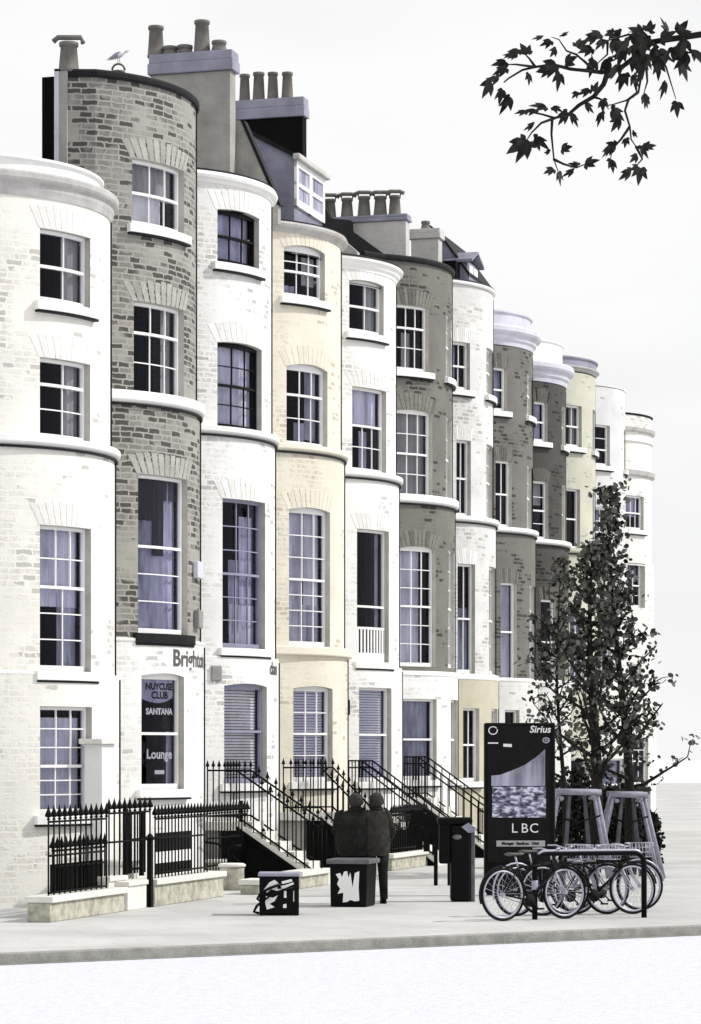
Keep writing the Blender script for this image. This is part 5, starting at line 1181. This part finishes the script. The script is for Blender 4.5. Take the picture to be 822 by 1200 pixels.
# overhanging branch of a near tree standing out of frame to the right
Yo = 12.0; so = Yo / F
def z2p(zx, zy, dy=0): return atY(550 + zx * .292, 20 + zy * .292, Yo + dy)
ot = thing('overhanging_tree', Vector((3.6, Yo + .4, 0)), 'near tree whose leafy twigs hang into the upper right of the sky', 'tree')
tm = MB()
tk = Vector((3.6, Yo + .4, 0)); fork = Vector((3.3, Yo + .3, 4.6))
tm.tube([tk, Vector((3.62, Yo + .4, 1.5)), Vector((3.55, Yo + .35, 3.2)), fork, Vector((3.4, Yo + .5, 6.5)), Vector((3.6, Yo + .6, 8.2))], [.17, .15, .13, .11, .07, .02], 10)
hub = z2p(735, 100)
tm.tube([fork, Vector((2.6, Yo + .2, 5.2)), Vector((1.9, Yo + .05, 5.45)), hub], [.06, .035, .018, .012], 8)
tw = [[(735, 100), (690, 140), (640, 180), (600, 210), (530, 222), (475, 215), (405, 208), (335, 190), (265, 200), (215, 212), (160, 245), (140, 262)],
      [(265, 200), (240, 165), (215, 140)], [(265, 200), (190, 190), (140, 190)], [(500, 215), (465, 180), (430, 150), (390, 135), (360, 90), (330, 80)],
      [(555, 225), (540, 270), (500, 320), (440, 355), (400, 390), (345, 405), (290, 390), (230, 378)], [(345, 405), (290, 425), (250, 465), (215, 520)],
      [(333, 408), (330, 470), (340, 570), (360, 630)], [(340, 570), (380, 590), (430, 605), (480, 585)],
      [(720, 170), (690, 240), (680, 300), (630, 335), (580, 350), (530, 360)], [(680, 300), (640, 330), (625, 375), (645, 440), (650, 490), (670, 520), (710, 520)],
      [(645, 440), (610, 490), (575, 530), (565, 580)], [(670, 520), (695, 570), (660, 610)], [(555, 100), (555, 150), (505, 195)], [(735, 100), (640, 70), (555, 95), (500, 80)], [(690, 140), (640, 130), (600, 110)], [(505, 195), (490, 150)], [(710, 180), (715, 260), (700, 310)], [(500, 320), (530, 330), (560, 370)], [(735, 100), (790, 200), (830, 330)], [(735, 100), (700, 60), (640, 60)]]
for q in tw:
    pts = [z2p(x, y, .12 * math.sin(x * .02 + y * .013)) for x, y in q]; n = len(pts); r0 = .013 if len(q) > 7 else .007
    tm.tube(pts, [r0 * (1 - .75 * k / (n - 1)) for k in range(n)], 5)
tm.build('trunk', M['bark'], ot)
lm = MB()
def maple(m, c, sz, ang, tilt):
    """five pointed drooping leaf"""
    u = Vector((math.cos(ang), random.uniform(-.5, .5), math.sin(ang))).normalized(); w = Vector((-math.sin(ang) * tilt, random.uniform(-.6, .6), math.cos(ang) * tilt))
    for a, r, wd_ in ((0, 1.05, .24), (random.uniform(28, 48), .85, .2), (-random.uniform(28, 48), .8, .2), (random.choice((-85, 85)), .5, .16)):
        d = u * math.cos(R_(a)) + w * math.sin(R_(a)); e = w * math.cos(R_(a)) - u * math.sin(R_(a)); sag = Vector((0, 0, -.12 * r * sz))
        L_ = [c + d * r * sz * f_ + e * sz * wd_ * g_ + sag * f_ * f_ for f_, g_ in ((0, .1), (.25, .75), (.5, 1), (.75, .62), (1, 0), (.78, -.45), (.5, -.9), (.22, -.7))]
        m.face([L_[0], L_[1], L_[2], L_[6], L_[7]]); m.face([L_[2], L_[3], L_[4], L_[5], L_[6]])
LF = [(200, 130, 45, 200), (235, 150, 40, 120), (150, 180, 45, 190), (150, 205, 40, 200), (240, 225, 30, 270), (190, 150, 40, 170), (90, 260, 45, 235), (135, 290, 45, 255), (165, 320, 50, 235), (120, 240, 40, 200), (350, 190, 55, 190), (365, 225, 45, 260), (385, 185, 40, 30), (320, 212, 35, 180),
      (295, 80, 32, 190), (330, 95, 35, 200), (350, 128, 28, 230), (370, 78, 28, 40), (430, 120, 45, 40), (500, 170, 45, 255), (555, 165, 55, 265), (495, 125, 40, 190), (530, 68, 45, 180), (510, 75, 40, 200), (590, 80, 45, 300), (620, 100, 48, 240), (650, 75, 45, 320), (690, 90, 50, 280), (640, 130, 45, 200), (680, 150, 45, 310),
      (605, 190, 45, 230), (625, 225, 50, 250), (660, 230, 50, 280), (590, 215, 40, 220), (705, 150, 40, 300), (610, 160, 40, 180), (485, 290, 40, 200), (500, 300, 35, 70), (435, 300, 22, 225), (465, 345, 35, 320), (395, 380, 40, 230), (410, 385, 38, 300), (310, 360, 48, 170), (270, 372, 45, 190), (230, 378, 35, 180), (335, 360, 32, 340),
      (260, 430, 32, 200), (240, 500, 62, 235), (260, 485, 50, 330), (225, 500, 55, 205), (230, 490, 40, 265), (370, 530, 32, 20), (360, 620, 42, 275), (340, 610, 30, 200), (325, 540, 18, 180), (420, 615, 38, 200), (465, 590, 42, 20), (440, 595, 32, 160), (535, 330, 36, 270), (570, 372, 45, 330), (530, 380, 38, 255), (605, 405, 45, 235),
      (590, 515, 40, 200), (570, 570, 34, 280), (565, 530, 30, 220), (630, 485, 26, 260), (655, 460, 20, 320), (690, 515, 38, 300), (705, 520, 32, 10), (675, 555, 30, 220), (650, 615, 45, 215), (690, 605, 42, 260), (680, 600, 30, 200), (700, 310, 42, 285), (712, 320, 30, 260), (760, 180, 45, 270), (790, 260, 45, 250), (820, 120, 50, 300), (770, 90, 50, 30), (720, 60, 45, 80), (690, 60, 40, 150), (580, 60, 30, 200), (835, 340, 40, 270), (800, 60, 50, 120), (650, 190, 45, 20), (670, 110, 45, 260), (610, 60, 35, 200), (700, 60, 50, 240), (740, 120, 50, 280), (725, 90, 55, 200), (675, 70, 50, 300), (640, 90, 50, 230), (600, 100, 45, 330), (655, 165, 50, 300), (700, 190, 50, 250), (735, 150, 50, 300), (620, 130, 45, 250), (570, 95, 45, 300), (540, 90, 40, 230), (760, 130, 50, 330), (850, 180, 50, 290), (800, 160, 50, 200), (870, 90, 50, 250), (900, 130, 50, 300), (840, 70, 50, 60), (880, 150, 50, 220)]
for (zx, zy, sz, an) in LF: maple(lm, z2p(zx, zy, random.uniform(-.1, .12)), sz * .292 * so * 1.5, R_(an), random.choice((-1, 1)) * random.uniform(.45, .95))
lm.build('crown', M['leafnear'], ot, fix=False)

# ------------------------------------------------------------------ light, sky, camera
scn = bpy.context.scene
SE, SR = R_(42), R_(86)          # sun elevation, azimuth clockwise from +Y
w = bpy.data.worlds.new('World'); scn.world = w; w.use_nodes = True; nt = w.node_tree; L = nt.links; bg = nt.nodes['Background']
sky = nt.nodes.new('ShaderNodeTexSky'); sky.sky_type = 'NISHITA'; sky.sun_disc = False; sky.sun_elevation = SE; sky.sun_rotation = SR; sky.air_density = 1.0; sky.dust_density = 3.0
hs = nt.nodes.new('ShaderNodeHueSaturation'); hs.inputs['Saturation'].default_value = .25; L.new(sky.outputs[0], hs.inputs['Color'])
tc = nt.nodes.new('ShaderNodeTexCoord'); n = nd(nt, 'ShaderNodeTexNoise', Scale=3.0, Detail=5.0, Roughness=.5); mp = nt.nodes.new('ShaderNodeMapping'); mp.inputs['Scale'].default_value = (1, 1, 2.2); L.new(tc.outputs['Generated'], mp.inputs[0]); L.new(mp.outputs[0], n.inputs['Vector'])
rc = ramp(nt, .36, (8.5, 8.5, 8.7), .60, (9.9, 9.9, 9.9)); L.new(n.outputs[0], rc.inputs[0])
out = mixc(nt, .93, hs.outputs[0], rc.outputs[0])
L.new(out, bg.inputs['Color']); bg.inputs['Strength'].default_value = .092
sun = bpy.data.lights.new('sun', 'SUN'); sun.energy = 2.9; sun.angle = R_(1.5); sun.color = (1, .97, .93); so_ = bpy.data.objects.new('sun', sun); C.objects.link(so_)
sd = Vector((math.sin(SR) * math.cos(SE), math.cos(SR) * math.cos(SE), math.sin(SE))); so_.rotation_euler = (-sd).to_track_quat('-Z', 'Y').to_euler(); so_.location = (40, 0, 60)
cam = bpy.data.cameras.new('camera'); co = bpy.data.objects.new('camera', cam); C.objects.link(co); scn.camera = co
co.location = (0, 0, CH); co.rotation_euler = (R_(90), 0, 0); cam.sensor_fit = 'VERTICAL'; cam.sensor_height = 36; cam.sensor_width = 24.66; cam.lens = F * 36 / 1200; cam.shift_y = (HZ - 600) / 1200; cam.shift_x = 0
cam.clip_end = 4000
scn.view_settings.view_transform = 'Standard'; scn.view_settings.look = 'None'; scn.view_settings.exposure = 0.17; scn.view_settings.gamma = 1
scn.cycles.use_denoising = True; scn.cycles.transparent_max_bounces = 16; scn.cycles.max_bounces = 6
